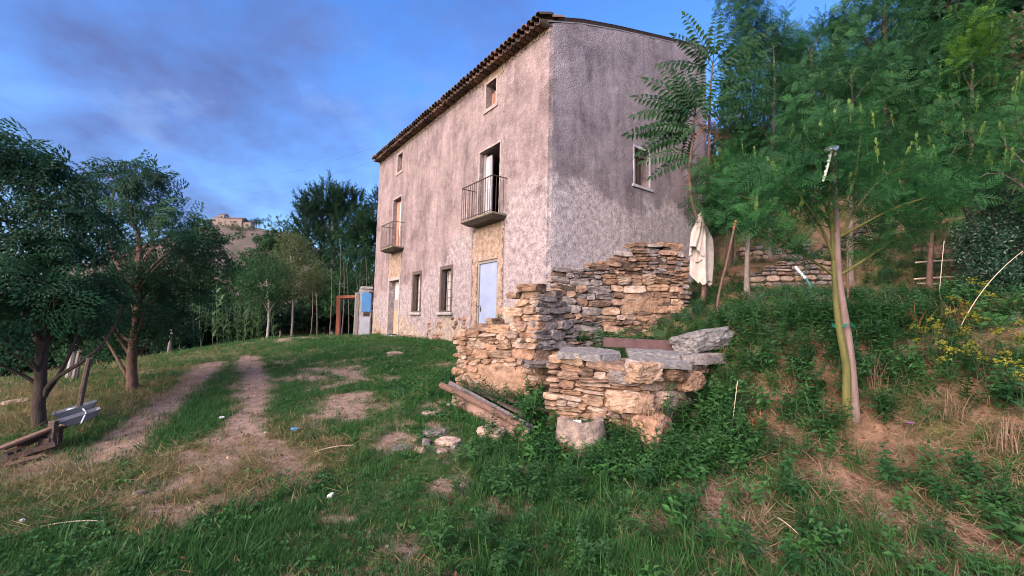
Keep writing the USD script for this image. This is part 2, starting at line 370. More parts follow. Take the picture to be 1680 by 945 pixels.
def make_house():
    h = thing('stone_farmhouse', 'tall abandoned three storey farmhouse with stained grey plaster and tiled eaves', 'house', (*CORNER, 0), PHI)
    prof = [(s, float(roof_z(s))) for s in (0, 1.13, 2.47, 4.97, HW)]
    out = m3.CrossSection([[(0, -.6), (HW, -.6)] + prof[::-1]]).extrude(HL)
    inn = m3.CrossSection([[(.5, .9), (HW - .5, .9)] + [(s, z - .25) for s, z in ((HW - .5, prof[-1][1] - .1), (4.97, prof[3][1]), (2.47, prof[2][1]), (.5, prof[0][1] + .1))]]).extrude(HL - 1).translate([0, 0, .5])
    turn = lambda m: m.transform(np.array([[1, 0, 0, 0], [0, 0, 1, 0], [0, 1, 0, 0]], float))   # profile x, z; length along y
    wall = turn(out) - turn(inn)
    wall = m3.Manifold(wall.to_mesh()) if wall.volume() > 0 else wall
    F = dict(d1=(1.98, 3.02, .9, 3.30), d2=(8.82, 9.88, .95, 3.16), w1=(6.75, 7.56, 1.85, 3.36), w2=(4.45, 5.32, 1.85, 3.36), b1=(1.99, 3.03, 4.44, 6.52), b2=(8.98, 9.85, 4.44, 6.58), a1=(2.26, 2.78, 7.74, 8.50), a2=(9.02, 9.56, 7.68, 8.44))
    for u0, u1, z0, z1 in F.values():
        wall = wall - Bx(-.4, .8, u0, u1, z0, z1)
    wall = wall - Bx(3.24, 3.93, -.4, .8, 5.52, 6.60)
    # floors inside, so that upper rooms are dark
    wall = wall + Bx(.45, HW - .45, .45, HL - .45, 4.1, 4.35) + Bx(.45, HW - .45, .45, HL - .45, 7.0, 7.2)
    wall = wall.refine_to_length(.16)
    me = wall.to_mesh()
    V, Fc = np.array(me.vert_properties[:, :3], float), np.array(me.tri_verts)
    if np.linalg.det(np.array([[1, 0, 0], [0, 0, 1], [0, 1, 0]])) < 0 and trimesh.Trimesh(V, Fc, process=False).volume < 0:
        Fc = Fc[:, ::-1]
    n1 = fbm(V * 1.3, 4, 41) - .5; n2 = fbm(V * 6, 3, 42) - .5
    low = np.clip((2.4 - V[:, 2]) / 2, 0, 1)
    on_f = np.exp(-(V[:, 0] / .06) ** 2); on_g = np.exp(-(V[:, 1] / .06) ** 2)
    V[:, 0] -= on_f * (.03 * n1 + .02 * n2 + .06 * low * n2 * 2)
    V[:, 1] -= on_g * (.03 * n1 + .02 * n2 + .03 * low * n2 * 2)
    edge = np.exp(-((V[:, 0] ** 2 + V[:, 1] ** 2) / .12 ** 2))         # worn, slightly rounded corner
    chip = edge * (.035 + .07 * np.clip(fbm(V * [4, 4, 5], 3, 47) - .5, 0, 1) * 2)
    V[:, 0] += chip; V[:, 1] += chip
    # where the plaster is gone: over and beside the doors, and at the foot of the wall
    u, z = V[:, 1], V[:, 2]
    def rect(u0, u1, z0, z1, soft=.34):
        d = np.maximum(np.maximum(u0 - u, u - u1), np.maximum(z0 - z, z - z1))
        return np.clip(.5 - d / soft, 0, 1)
    tan = np.maximum.reduce([rect(1.72, 3.32, 3.2, 4.42), rect(1.72, 2.02, .8, 3.4), rect(2.98, 3.3, .8, 3.4), rect(8.72, 10.1, 3.0, 4.42), rect(1.95, 3.0, 8.45, 8.9, .3), rect(-.1, 12, 8.62, 8.95, .25) * .8]) * on_f
    foot = np.clip((1.75 - z + .35 * np.sin(u * 1.7) + .3 * (n1 * 3)) / .5, 0, 1) * np.clip(on_f * .95 + on_g * .5, 0, 1)
    line = np.where(on_f > on_g, np.interp(u, [0, 1.4, 2.2, 4.2, 6, 9, 12], [5.1, 4.9, 4.2, 4.15, 3.1, 3.0, 2.6]), np.interp(V[:, 0], [0, 1.6, 2.5, 4.2, 5.2, 7.1], [5.1, 5.0, 4.6, 4.9, 5.3, 4.4]))
    white = np.clip(.5 + (line - z) / .9, 0, 1)
    w = part(h, 'wall', trimesh.Trimesh(V, Fc, process=False), plaster, False)
    primvar(w, 'zone', np.stack([tan, white, foot], 1))
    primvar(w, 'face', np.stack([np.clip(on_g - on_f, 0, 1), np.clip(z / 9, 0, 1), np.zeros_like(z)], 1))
    # stones that show through the broken plaster at the foot of the facade
    rng = np.random.default_rng(3)
    for u0, u1, z0, z1 in ((5.0, 6.2, .85, 1.45), (3.5, 4.6, .9, 1.6), (7.0, 8.5, .8, 1.12), (10.2, 11.6, .8, 1.15)):
        zz = z0
        while zz < z1:
            hh = rng.uniform(.09, .15); uu = u0 + rng.uniform(0, .2)
            while uu < u1 - .1:
                ww = rng.uniform(.16, .36)
                if rng.random() < .85 - .5 * (zz - z0) / (z1 - z0):
                    s = stone(.22, ww, hh, rng)
                    s.apply_translation([.075 + rng.uniform(-.02, .02), uu + ww / 2, zz + hh / 2])
                    part(h, 'stone', s, stone_mats[rng.integers(0, 4)], False)
                uu += ww
            zz += hh
    # roof: cover tiles and pan tiles, two courses one by one, the rest as one field
    nt = 62; pitch = HL / (nt - 1)
    slope = math.atan(.40)
    def half(r0, r1, L, up, th=.014):
        a = np.linspace(0, math.pi, 7)
        o = []
        for r in (r0, r0 - th):
            o.append(np.stack([np.zeros(7), r * np.cos(a), up * r * np.sin(a)], 1))
        p = []
        for r in (r1, r1 - th):
            p.append(np.stack([np.full(7, L), r * np.cos(a), up * r * np.sin(a)], 1))
        Vt_ = np.vstack([o[0], o[1], p[0], p[1]])
        f = []
        for k in range(6):
            for A, B, s in ((0, 14, 1), (7, 21, -1)):
                q = [A + k, A + k + 1, B + k + 1, B + k]
                f.append(q if s * up > 0 else q[::-1])
            f.append([k, 7 + k, 8 + k, k + 1] if up > 0 else [k, k + 1, 8 + k, 7 + k])
            f.append([14 + k, 15 + k, 22 + k, 21 + k])
        for e in (0, 6):
            f.append([e, 14 + e, 21 + e, 7 + e])
        f = np.array(f)
        m = trimesh.Trimesh(Vt_, np.vstack([f[:, [0, 1, 2]], f[:, [0, 2, 3]]]), process=False)
        m.fix_normals()
        return m
    for c in range(2):
        for k in range(nt):
            for up, nm, z in ((1, 'cover_tile', .055), (-1, 'pan_tile', .05)):
                y = k * pitch + (0 if up > 0 else pitch / 2)
                if y > HL - .02 and up < 0:
                    continue
                m = half(.098, .084, .46, up)
                s = -.34 + c * .40 + rng.normal(0, .012) + (0 if up > 0 else .03)
                m.apply_transform(trimesh.transformations.rotation_matrix(-slope + rng.normal(0, .015) - .05 * (up > 0), [0, 1, 0]) @ trimesh.transformations.rotation_matrix(rng.normal(0, .05), [0, 0, 1]))
                m.apply_translation([s, min(max(y + rng.normal(0, .008), .05), HL), float(roof_z(s)) + z + (.05 if up > 0 else 0) + rng.normal(0, .006) + .02])
                part(h, nm, m, tile_mats[rng.integers(0, 3)], False)
    # under-course of tiles bedded in the wall top
    for k in range(nt - 1):
        m = half(.092, .088, .34, -1)
        m.apply_translation([-.22 + rng.normal(0, .01), k * pitch + pitch / 2, EAVE + .035 + rng.normal(0, .004)])
        part(h, 'eaves_tile', m, tile_mats[rng.integers(0, 3)], False)
    s = np.linspace(.30, HW + .25, 18); y = np.linspace(0, HL, nt * 6 - 5)
    S_, Y_ = np.meshgrid(s, y, indexing='ij')
    Z_ = roof_z(S_) + .10 + .06 * np.cos(Y_ / pitch * 2 * np.pi)
    n0, n1_ = S_.shape
    i, j = np.meshgrid(np.arange(n0 - 1), np.arange(n1_ - 1), indexing='ij')
    a = (i * n1_ + j).ravel()
    q = np.stack([a, a + n1_, a + n1_ + 1, a + 1], 1)
    part(h, 'tile_field', trimesh.Trimesh(np.stack([S_.ravel(), Y_.ravel(), Z_.ravel()], 1), np.vstack([q[:, [0, 1, 2]], q[:, [0, 2, 3]]]), process=False), tile_mats[0], True)
    vs_ = np.array([-.05, 1.13, 2.47, 4.97, HW])
    part(h, 'verge', cat([box(a, b, .02, .30, 0, 1) for a, b in ()] or [_strip(vs_, [float(roof_z(x)) + .012 for x in vs_], -.004, .28, .03)]), mats['verge'])
    # stone surrounds of doors and windows
    def frame(name, key, mat, w=.11, proud=.025, sill=True, deep=.12):
        u0, u1, z0, z1 = F[key]
        fr = [box(-proud, deep, u0 - w, u0 - .002, z0, z1), box(-proud, deep, u1 + .002, u1 + w, z0, z1), box(-proud - .004, deep, u0 - w, u1 + w, z1 + .001, z1 + w)]
        if sill:
            fr.append(box(-proud - .03, deep, u0 - w, u1 + w, z0 - w * .9, z0 - .001))
        return part(h, name, worn(cat(fr)), mat)
    # near ground floor door: a flat pale painted sheet in a weathered wooden frame
    d = part(h, 'door', box(.06, .10, 2.06, 2.94, .95, 3.22, .004), mats['pale_blue'], label='plain pale blue metal door of the house')
    u0, u1, z0, z1 = F['d1']
    part(d, 'door_frame', cat([box(.03, .13, u0, u0 + .075, .9, z1), box(.03, .13, u1 - .075, u1, .9, z1), box(.028, .13, u0 + .076, u1 - .076, z1 - .075, z1)]), mats['grey_wood'])
    part(d, 'handle', cat([tube([(.06, 2.86, 2.02), (0.0, 2.86, 2.02), (-.02, 2.93, 2.0), (0.0, 3.06, 2.05)], .009), box(.045, .06, 2.84, 2.88, 1.86, 1.98)]), mats['iron'])
    # far ground floor door: stone surround, rotten leaf with a patched lower half
    frame('door_surround', 'd2', mats['pale_stone'], .12, .03, False, .10)
    d = part(h, 'door', box(.30, .34, 8.84, 9.30, .98, 3.14), mats['old_door'], label='worn grey wooden door leaf under the far balcony')
    part(d, 'patched_panel', box(.285, .30, 8.86, 9.28, 1.05, 1.75), mats['grey_wood'])
    part(h, 'blocking_board', box(.22, .26, 9.30, 9.86, .98, 2.1), mats['ochre_board'])
    part(h, 'blocking_board', box(.21, .25, 9.32, 9.86, 1.95, 2.4), mats['grey_wood'])
    part(h, 'blocking_board', box(.24, .28, 9.40, 9.86, 2.4, 3.14), mats['curtain'])
    part(h, 'doorstep', box(-.16, .5, 8.72, 9.98, .80, .95, .02), mats['grey_stone'])
    # two tall ground floor windows with dark wooden frames and bars
    for key, lab in (('w1', None), ('w2', None)):
        u0, u1, z0, z1 = F[key]
        wn = part(h, 'window', cat([box(-.015, .14, u0, u0 + .11, z0, z1), box(-.015, .14, u1 - .11, u1, z0, z1), box(-.018, .14, u0 + .111, u1 - .111, z1 - .12, z1), box(-.018, .14, u0 + .111, u1 - .111, z0, z0 + .05)]), mats['dark_wood'])
        part(wn, 'shutter', cat([box(.20, .235, u0 + .30, u1 - .12, z0 + .05, z1 - .13)]), mats['curtain'])
        part(wn, 'sill', box(-.10, .12, u0 - .07, u1 + .07, z0 - .09, z0 - .002, .01), mats['grey_stone'])
        for k in range(2):
            part(wn, 'bar', tube([(.10, u0 + .30 + .2 * k, z0 + .03), (.10, u0 + .30 + .2 * k, z1 - .1)], .011, 6), mats['iron'])
        for k in range(5):
            zz = z0 + .22 + k * .26
            part(wn, 'bar', tube([(.10, u0 + .1, zz), (.10, u1 - .1, zz)], .009, 6), mats['iron'])
    # balcony doors
    for key, lab in (('b1', 'half open grey door behind the near balcony'), ('b2', 'broken reddish door behind the far balcony')):
        u0, u1, z0, z1 = F[key]
        part(h, 'door_surround', worn_cat([box(-.012, .10, u0 - .06, u0 - .002, z0, z1), box(-.012, .10, u1 + .002, u1 + .06, z0, z1), box(-.016, .10, u0 - .06, u1 + .06, z1 + .001, z1 + .055)]), mats['pale_stone'])
        if key == 'b1':
            d = part(h, 'door', box(.16, .20, 2.64, 3.00, 4.46, 6.40), mats['lilac_door'], label=lab)
            part(d, 'panel', box(.15, .16, 2.70, 2.92, 4.6, 5.3), mats['lilac_door'])
            part(d, 'panel', box(.15, .16, 2.70, 2.92, 5.4, 6.3), mats['lilac_door'])
            part(d, 'door_frame', box(.14, .22, 2.93, 3.028, 4.45, 6.5), mats['grey_wood'])
        else:
            d = part(h, 'door', box(.16, .20, 9.42, 9.84, 4.46, 6.50), mats['red_door'], label=lab)
            tri = trimesh.creation.extrude_polygon(Polygon([(0, 0), (.42, 0), (.42, 1.35), (.12, 1.35)]), .02)
            tri.apply_transform(np.array([[0, 0, 1, .13], [1, 0, 0, 9.0], [0, 1, 0, 5.05], [0, 0, 0, 1]], float))
            part(d, 'curtain', tri, mats['curtain'])
    # attic windows: pale surround, old vertical slats
    for key in ('a1', 'a2'):
        u0, u1, z0, z1 = F[key]
        wn = part(h, 'attic_window', worn_cat([box(-.012, .10, u0 - .08, u0 - .002, z0, z1), box(-.012, .10, u1 + .002, u1 + .08, z0, z1), box(-.015, .10, u0 - .08, u1 + .08, z1 + .001, z1 + .07), box(-.03, .10, u0 - .10, u1 + .10, z0 - .10, z0 - .002)]), mats['verge_light'])
        for k in range(5):
            w_ = (u1 - u0) / 5
            part(wn, 'slat', box(.20 + .012 * (k % 2), .225 + .012 * (k % 2), u0 + k * w_ + .006, u0 + (k + 1) * w_ - .006, z0, z1 - (.30 if k < 2 else .16) - .05 * ((k * 7) % 3)), mats['red_wood'])
    # balconies
    for u0, u1, lab in ((1.62, 3.22, 'near iron balcony over the pale blue door'), (8.52, 9.86, 'far iron balcony near the left end of the house')):
        dep, zt = .47, 4.42
        pts = [(0, u0 + .12, zt - .13), (0, u1 - .12, zt - .13), (-dep + .16, u0 + .12, zt - .13), (-dep + .16, u1 - .12, zt - .13)]
        pts += [(x, y, z) for x in (0, -dep) for y in (u0, u1) for z in (zt, zt - .05)]
        b = part(h, 'balcony', trimesh.convex.convex_hull(np.array(pts)), mats['slab'], label=lab)
        part(b, 'slab_edge', cat([box(-dep - .012, -dep + .02, u0 - .012, u1 + .012, zt - .035, zt + .012), box(-dep + .021, -.001, u0 - .012, u0 + .02, zt - .035, zt + .012), box(-dep + .021, -.001, u1 - .02, u1 + .012, zt - .035, zt + .012)]), mats['slab_edge'])
        zr = zt + .98
        part(b, 'rail', cat([box(-dep - .005, -dep + .02, u0, u1, zr - .012, zr + .012), box(-dep + .021, .05, u0, u0 + .022, zr - .011, zr + .011), box(-dep + .021, .05, u1 - .022, u1, zr - .011, zr + .011)]), mats['iron'])
        part(b, 'rail', cat([box(-dep, -dep + .014, u0, u1, zt + .05, zt + .068)]), mats['iron'])
        nb = 15 if u0 < 5 else 13
        for k in range(nb):
            y = u0 + .01 + (u1 - u0 - .02) * k / (nb - 1)
            part(b, 'baluster', tube([(-dep + .008, y, zt), (-dep + .008, y, zr)], .0085, 5), mats['iron'])
        for y in (u0 + .011, u1 - .011):
            for k in range(1, 4):
                x = -dep + .008 + dep * k / 4
                part(b, 'baluster', tube([(x, y, zt), (x, y, zr)], .0085, 5), mats['iron'])
    # gable window: pale frame, left casement, dark gap, reveal on the right
    s0, s1, z0, z1 = 3.24, 3.93, 5.52, 6.60
    wn = part(h, 'gable_window', worn_cat([box(s0 - .05, s0 - .002, -.012, .1, z0, z1), box(s1 + .002, s1 + .05, -.012, .1, z0, z1), box(s0 - .05, s1 + .05, -.016, .1, z1 + .001, z1 + .07), box(s0 - .11, s1 + .11, -.05, .1, z0 - .075, z0 - .002)]), mats['lilac_stone'])
    part(wn, 'casement', cat([box(s0 + .02, s0 + .07, .16, .21, z0 + .02, z1 - .14), box(s0 + .20, s0 + .25, .16, .21, z0 + .02, z1 - .14), box(s0 + .07, s0 + .20, .175, .19, z0 + .02, z1 - .14)]), mats['pale_wood'])
    part(wn, 'casement', cat([box(s0 + .40, s0 + .45, .18, .23, z0 + .02, z1 - .14), box(s0 + .45, s1, .30, .33, z0 + .02, z1 - .14)]), mats['dark_wood'])
    part(wn, 'lintel', box(s0, s1, .14, .30, z1 - .14, z1), mats['grey_wood'])

worn_cat = lambda ms: worn(cat(ms))

def _strip(xs, zs, y0, y1, th):
    """A thin slab that follows the line xs, zs between y0 and y1."""
    n = len(xs)
    V = np.array([(x, y, z + d) for x, z in zip(xs, zs) for y in (y0, y1) for d in (0, th)])
    f = []
    for k in range(n - 1):
        a = 4 * k; b = a + 4
        f += [[a, b, b + 2, a + 2], [a + 1, a + 3, b + 3, b + 1], [a, a + 1, b + 1, b], [a + 2, b + 2, b + 3, a + 3]]
    f += [[0, 2, 3, 1], [4 * n - 4, 4 * n - 3, 4 * n - 1, 4 * n - 2]]
    f = np.array(f)
    m = trimesh.Trimesh(V, np.vstack([f[:, [0, 1, 2]], f[:, [0, 2, 3]]]), process=False)
    m.fix_normals()
    return m

_ico = {k: trimesh.creation.icosphere(k) for k in (1, 2, 3)}
def stone(dx, dy, dz, rng, sub=1, rough=.16, sq=.45):
    """An irregular block: a sphere squared off towards a box, chipped by noise and flats."""
    m = _ico[sub].copy()
    v = m.vertices / np.abs(m.vertices).max(1, keepdims=True) * sq + m.vertices * (1 - sq)
    v = np.clip(v, -.86, .86) / .86
    sh = rng.uniform(-.18, .18, 3)
    v[:, 1] *= 1 + sh[0] * v[:, 2] + .5 * sh[1] * v[:, 0]
    v[:, 2] *= 1 + sh[2] * v[:, 1]
    o = rng.uniform(0, 100, 3)
    k = fbm(v * .9 + o, 3, 5) - .5
    v = v * (1 + 2 * rough * k[:, None])
    v += rng.normal(0, rough * .16, v.shape)
    m.vertices = v * np.array([dx, dy, dz]) / 2
    return m

plaster = usdkit.material(stage, LOOKS + '/plaster', {
    'z': ('attribute', {'attribute': 'zone'}), 'zs': ('separate_color', {}), 'fa': ('attribute', {'attribute': 'face'}), 'fs': ('separate_color', {}), 'co': ('texture_coordinate', {}),
    'n': ('noise_texture', {'scale': 1.1, 'detail': 8.0, 'roughness': 0.65, 'distortion': 0.4}), 'nm': ('noise_texture', {'scale': 6.0, 'detail': 9.0, 'roughness': 0.82}), 'nf': ('noise_texture', {'scale': 28.0, 'detail': 4.0, 'roughness': 0.6}),
    'vo': ('voronoi_texture', {'scale': 30.0}),
    'mp': ('mapping', {'scale': (1.6, 1.6, 0.28)}), 'ns': ('noise_texture', {'scale': 1.3, 'detail': 4.0, 'roughness': 0.6, 'distortion': 0.8}),
    # upper render: grey, pebbly, streaked
    'up': ('rgb_ramp', {'ramp': [(0.30, (.205, .160, .162)), (0.48, (.292, .228, .226)), (0.62, (.368, .292, .288)), (0.78, (.47, .382, .372))]}),
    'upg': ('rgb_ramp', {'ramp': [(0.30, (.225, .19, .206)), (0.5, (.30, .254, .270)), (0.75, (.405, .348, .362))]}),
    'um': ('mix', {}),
    'stk': ('rgb_ramp', {'ramp': [(0.36, (.60, .58, .59)), (0.60, (1, 1, 1))]}), 'us': ('mix', {'mix_type': 'multiply', 'fac': 0.7}), 'bl': ('rgb_ramp', {'ramp': [(0.34, (.66, .64, .66)), (0.50, (1, 1, 1)), (0.66, (1.16, 1.12, 1.11))]}), 'ub': ('mix', {'mix_type': 'multiply', 'fac': 1.0}),
    # lower render: paler, blotched
    'lo': ('rgb_ramp', {'ramp': [(0.35, (.19, .165, .168)), (0.46, (.36, .31, .31)), (0.58, (.54, .475, .465)), (0.8, (.66, .59, .57))]}),
    'ta': ('rgb_ramp', {'ramp': [(0.32, (.16, .10, .068)), (0.45, (.28, .19, .138)), (0.54, (.37, .275, .215)), (0.64, (.46, .40, .36))]}),
    'ft': ('rgb_ramp', {'ramp': [(0.30, (.15, .12, .10)), (0.5, (.33, .265, .215)), (0.7, (.50, .43, .37))]}),
    'w0': ('math', {'math_type': 'multiply_add', 'value2': 2.6, 'value3': -1.3}), 'w1': ('math', {'math_type': 'add'}), 'wr': ('rgb_ramp', {'ramp': [(0.34, (0, 0, 0)), (0.50, (.5, .5, .5)), (0.68, (1, 1, 1))]}),
    't0': ('math', {'math_type': 'multiply_add', 'value2': 1.9, 'value3': -0.95}), 't1': ('math', {'math_type': 'add'}), 'tr': ('rgb_ramp', {'ramp': [(0.46, (0, 0, 0)), (0.54, (1, 1, 1))]}),
    'f1': ('math', {'math_type': 'add'}), 'fr': ('rgb_ramp', {'ramp': [(0.46, (0, 0, 0)), (0.56, (1, 1, 1))]}),
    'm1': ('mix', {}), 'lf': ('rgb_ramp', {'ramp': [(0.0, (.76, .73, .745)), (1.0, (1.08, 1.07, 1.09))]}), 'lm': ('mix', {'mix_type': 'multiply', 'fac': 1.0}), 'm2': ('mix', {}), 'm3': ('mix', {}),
    'pit': ('rgb_ramp', {'ramp': [(0.25, (1, 1, 1)), (0.6, (.76, .75, .76))]}), 'mp3': ('mix', {'mix_type': 'multiply', 'fac': 1.0}),
    'h1': ('math', {'math_type': 'multiply_add', 'value2': 0.55}), 'h2': ('math', {'math_type': 'multiply_add', 'value2': -2.2}), 'b': ('bump', {'strength': 1.0, 'distance': 0.018}),
    'p': ('principled_bsdf', {'roughness': 0.95, 'specular_ior_level': 0.12})},
    [('z.color', 'zs.color'), ('fa.color', 'fs.color'), ('co.object', 'n.vector'), ('co.object', 'nm.vector'), ('co.object', 'nf.vector'), ('co.object', 'vo.vector'), ('co.object', 'mp.vector'), ('mp.vector', 'ns.vector'),
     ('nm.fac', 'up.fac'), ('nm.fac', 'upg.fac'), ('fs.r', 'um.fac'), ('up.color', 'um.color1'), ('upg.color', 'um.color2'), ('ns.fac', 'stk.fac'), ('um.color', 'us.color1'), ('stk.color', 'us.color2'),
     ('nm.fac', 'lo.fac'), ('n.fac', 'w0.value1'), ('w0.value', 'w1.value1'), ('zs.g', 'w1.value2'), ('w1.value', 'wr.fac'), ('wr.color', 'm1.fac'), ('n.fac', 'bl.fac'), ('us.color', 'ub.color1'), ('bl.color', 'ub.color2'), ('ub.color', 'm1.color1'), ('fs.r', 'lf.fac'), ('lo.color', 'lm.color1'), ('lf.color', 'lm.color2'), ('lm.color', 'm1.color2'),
     ('nm.fac', 'ta.fac'), ('nm.fac', 't0.value1'), ('t0.value', 't1.value1'), ('zs.r', 't1.value2'), ('t1.value', 'tr.fac'),
     ('nm.fac', 'ft.fac'), ('t0.value', 'f1.value1'), ('zs.b', 'f1.value2'), ('f1.value', 'fr.fac'), ('fr.color', 'm2.fac'), ('m1.color', 'm2.color1'), ('ft.color', 'm2.color2'),
     ('tr.color', 'm3.fac'), ('m2.color', 'm3.color1'), ('ta.color', 'm3.color2'), ('vo.distance', 'pit.fac'), ('m3.color', 'mp3.color1'), ('pit.color', 'mp3.color2'), ('mp3.color', 'p.base_color'),
     ('vo.distance', 'h1.value1'), ('nf.fac', 'h1.value3'), ('tr.color', 'h2.value1'), ('h1.value', 'h2.value3'), ('h2.value', 'b.height'), ('b.normal', 'p.normal')], surface='p.BSDF')

stone_mats = [M('stone_warm', (.095, .052, .035), (.245, .145, .095), 9, .92, .03, 24, c3=(.37, .25, .175), rnd=.3), M('stone_tan', (.125, .078, .055), (.28, .185, .13), 9, .92, .03, 24, c3=(.41, .30, .225), rnd=.3),
              M('stone_brown', (.07, .044, .034), (.175, .112, .083), 9, .92, .03, 24, c3=(.28, .19, .145), rnd=.3), M('stone_buff', (.15, .105, .085), (.30, .22, .175), 9, .92, .03, 24, c3=(.42, .33, .27), rnd=.28),
              M('stone_grey', (.075, .063, .062), (.185, .155, .15), 11, .93, .03, 28, c3=(.31, .27, .255), rnd=.28), M('stone_dark_grey', (.052, .045, .046), (.13, .11, .108), 11, .93, .03, 28, c3=(.24, .21, .20), rnd=.28)]
tile_mats = [M('tile_a', (.05, .034, .03), (.13, .082, .065), 14, .9, .006, 60, rnd=.35), M('tile_b', (.085, .05, .04), (.21, .125, .09), 14, .9, .006, 60, rnd=.3), M('tile_c', (.035, .027, .026), (.09, .06, .05), 14, .9, .006, 60, rnd=.3)]
mats = {
    'verge': M('verge', (.14, .13, .13), (.27, .245, .24), 8, .95, .01), 'verge_light': M('verge_light', (.23, .185, .175), (.34, .285, .27), 8, .95, .008),
    'pale_blue': M('pale_blue', (.205, .245, .36), (.255, .295, .41), 3, .55, .0, spec=.3), 'grey_wood': M('grey_wood', (.13, .115, .105), (.30, .27, .25), 5, .85, .006, 30, stretch=(6, 6, .6)),
    'dark_wood': M('dark_wood', (.050, .036, .032), (.125, .09, .078), 5, .8, .006, 30, stretch=(6, 6, .6)), 'pale_wood': M('pale_wood', (.36, .37, .40), (.56, .57, .60), 5, .8, .004, 30, stretch=(6, 6, .6)),
    'red_wood': M('red_wood', (.20, .095, .07), (.40, .23, .17), 5, .85, .006, 30, stretch=(8, 8, .6)), 'pale_stone': M('pale_stone', (.22, .19, .18), (.36, .315, .30), 7, .92, .012), 'grey_stone': M('grey_stone', (.20, .18, .175), (.42, .385, .37), 7, .92, .015),
    'lilac_stone': M('lilac_stone', (.30, .285, .31), (.46, .435, .465), 7, .92, .01), 'iron': M('iron', (.025, .02, .02), (.075, .048, .04), 20, .7, .003), 'slab': M('slab', (.04, .034, .03), (.11, .09, .075), 8, .95, .012),
    'slab_edge': M('slab_edge', (.09, .075, .06), (.21, .175, .13), 8, .95, .01), 'old_door': M('old_door', (.20, .155, .14), (.34, .275, .26), 6, .85, .006, stretch=(6, 6, .6)), 'ochre_board': M('ochre_board', (.22, .155, .10), (.40, .30, .20), 5, .85, .006),
    'curtain': M('curtain', (.33, .295, .29), (.54, .49, .475), 3, .9), 'lilac_door': M('lilac_door', (.27, .255, .29), (.40, .38, .42), 4, .7, .003), 'red_door': M('red_door', (.24, .12, .085), (.40, .235, .17), 5, .85, .005, stretch=(6, 6, .6))}
make_house()

# ------------------------------------------------------------------ ruined walls
earth_mortar = M('earth_mortar', (.115, .068, .045), (.25, .155, .105), 7, .95, .04, 20, c3=(.36, .245, .175))
grey_mortar = M('grey_mortar', (.10, .088, .08), (.22, .19, .17), 7, .95, .03, 22, c3=(.32, .28, .25))
dark_mortar = M('dark_mortar', (.035, .025, .02), (.085, .06, .046), 7, .95, .02, 26)

def lay(parent, A, B, zb, zt, pick, rng, rows=(.06, .14), aspect=(1.3, 3.6), depth=.24, sub=1, gap=.012, out=.0, lean=0.0, rough=.15, rowf=None):
    """Lays rubble courses on the face from A to B (plan). zb, zt: foot and top heights along the face."""
    A, B = np.asarray(A, float), np.asarray(B, float)
    L = np.linalg.norm(B - A); d = (B - A) / L; n = np.array([d[1], -d[0]])
    if np.dot(n, -(A + B) / 2) < 0:
        n = -n
    z = min(zb(s) for s in np.linspace(0, L, 12)) - .02
    top = max(zt(s) for s in np.linspace(0, L, 40))
    wav = rng.uniform(0, 9)
    while z < top:
        h = rng.uniform(*rows) if rowf is None else rowf(z, rng)
        s = rng.uniform(-.05, .02)
        while s < L - .03:
            w = min(h * rng.uniform(*aspect), .62)
            w = max(w, .09)
            if s + w > L + .05:
                w = max(L + .02 - s, .07)
            c = s + w / 2
            zc = z + h / 2 + .030 * math.sin(2.3 * c + wav + z) + .016 * math.sin(6.1 * c + 3 * wav + 2 * z)
            if zc + h * .1 < zt(min(max(c, 0), L)) and zc > zb(min(max(c, 0), L)) - .08:
                parts_ = [(zc, h)] if rng.random() > .16 or h < .085 else [(zc - h * .25, h * .48), (zc + h * .25, h * .48)]
                for z0, hh in parts_:
                    m = stone(w - gap, depth * rng.uniform(.8, 1.1), hh - gap * .8, rng, sub, rough, rng.uniform(.55, .85))
                    m.apply_transform(trimesh.transformations.rotation_matrix(rng.normal(0, .075), [0, 1, 0]) @ trimesh.transformations.rotation_matrix(rng.normal(0, .06), [0, 0, 1]))
                    R4 = np.eye(4); R4[:2, 0] = d; R4[:2, 1] = -n
                    if np.linalg.det(R4[:3, :3]) < 0:
                        R4[:2, 0] = -d
                    m.apply_transform(R4)
                    p = A + d * c - n * (depth / 2 - .03 - out + lean * (z0 - z) + rng.normal(0, .02))
                    m.apply_translation([p[0], p[1], z0])
                    part(parent, 'stone', m, pick(c, z0, rng))
            s += w
        z += h

def core(parent, poly, zb, zt, mat, amp=.035, seed=1, res=.06):
    """The earth and small rubble behind the face stones: a lumpy mass on the plan polygon; its top follows zt(x, y)."""
    P = np.asarray(poly, float)
    if Polygon(P).exterior.is_ccw is False:
        P = P[::-1]
    m = m3.CrossSection([P.tolist()]).extrude(1.0).refine_to_length(res if res > .05 else .05)
    me = m.to_mesh(); V = np.array(me.vert_properties[:, :3], float)
    t = np.array([zt(x, y) for x, y in V[:, :2]])
    V[:, 2] = zb + V[:, 2] * (t - zb)
    mm = m3.Manifold(m3.Mesh(np.ascontiguousarray(V, np.float32), np.ascontiguousarray(me.tri_verts, np.uint32))).refine_to_length(res)
    me = mm.to_mesh(); V = np.array(me.vert_properties[:, :3], float)
    for k in range(3):
        V[:, k] += amp * 2 * (fbm(V * 5 + 17 * k, 4, seed + k) - .5)
    return part(parent, 'earth_core', trimesh.Trimesh(V, np.array(me.tri_verts), process=False), mat)

def pick_from(*choice):
    return lambda c, z, rng: stone_mats[rng.choice(choice)]

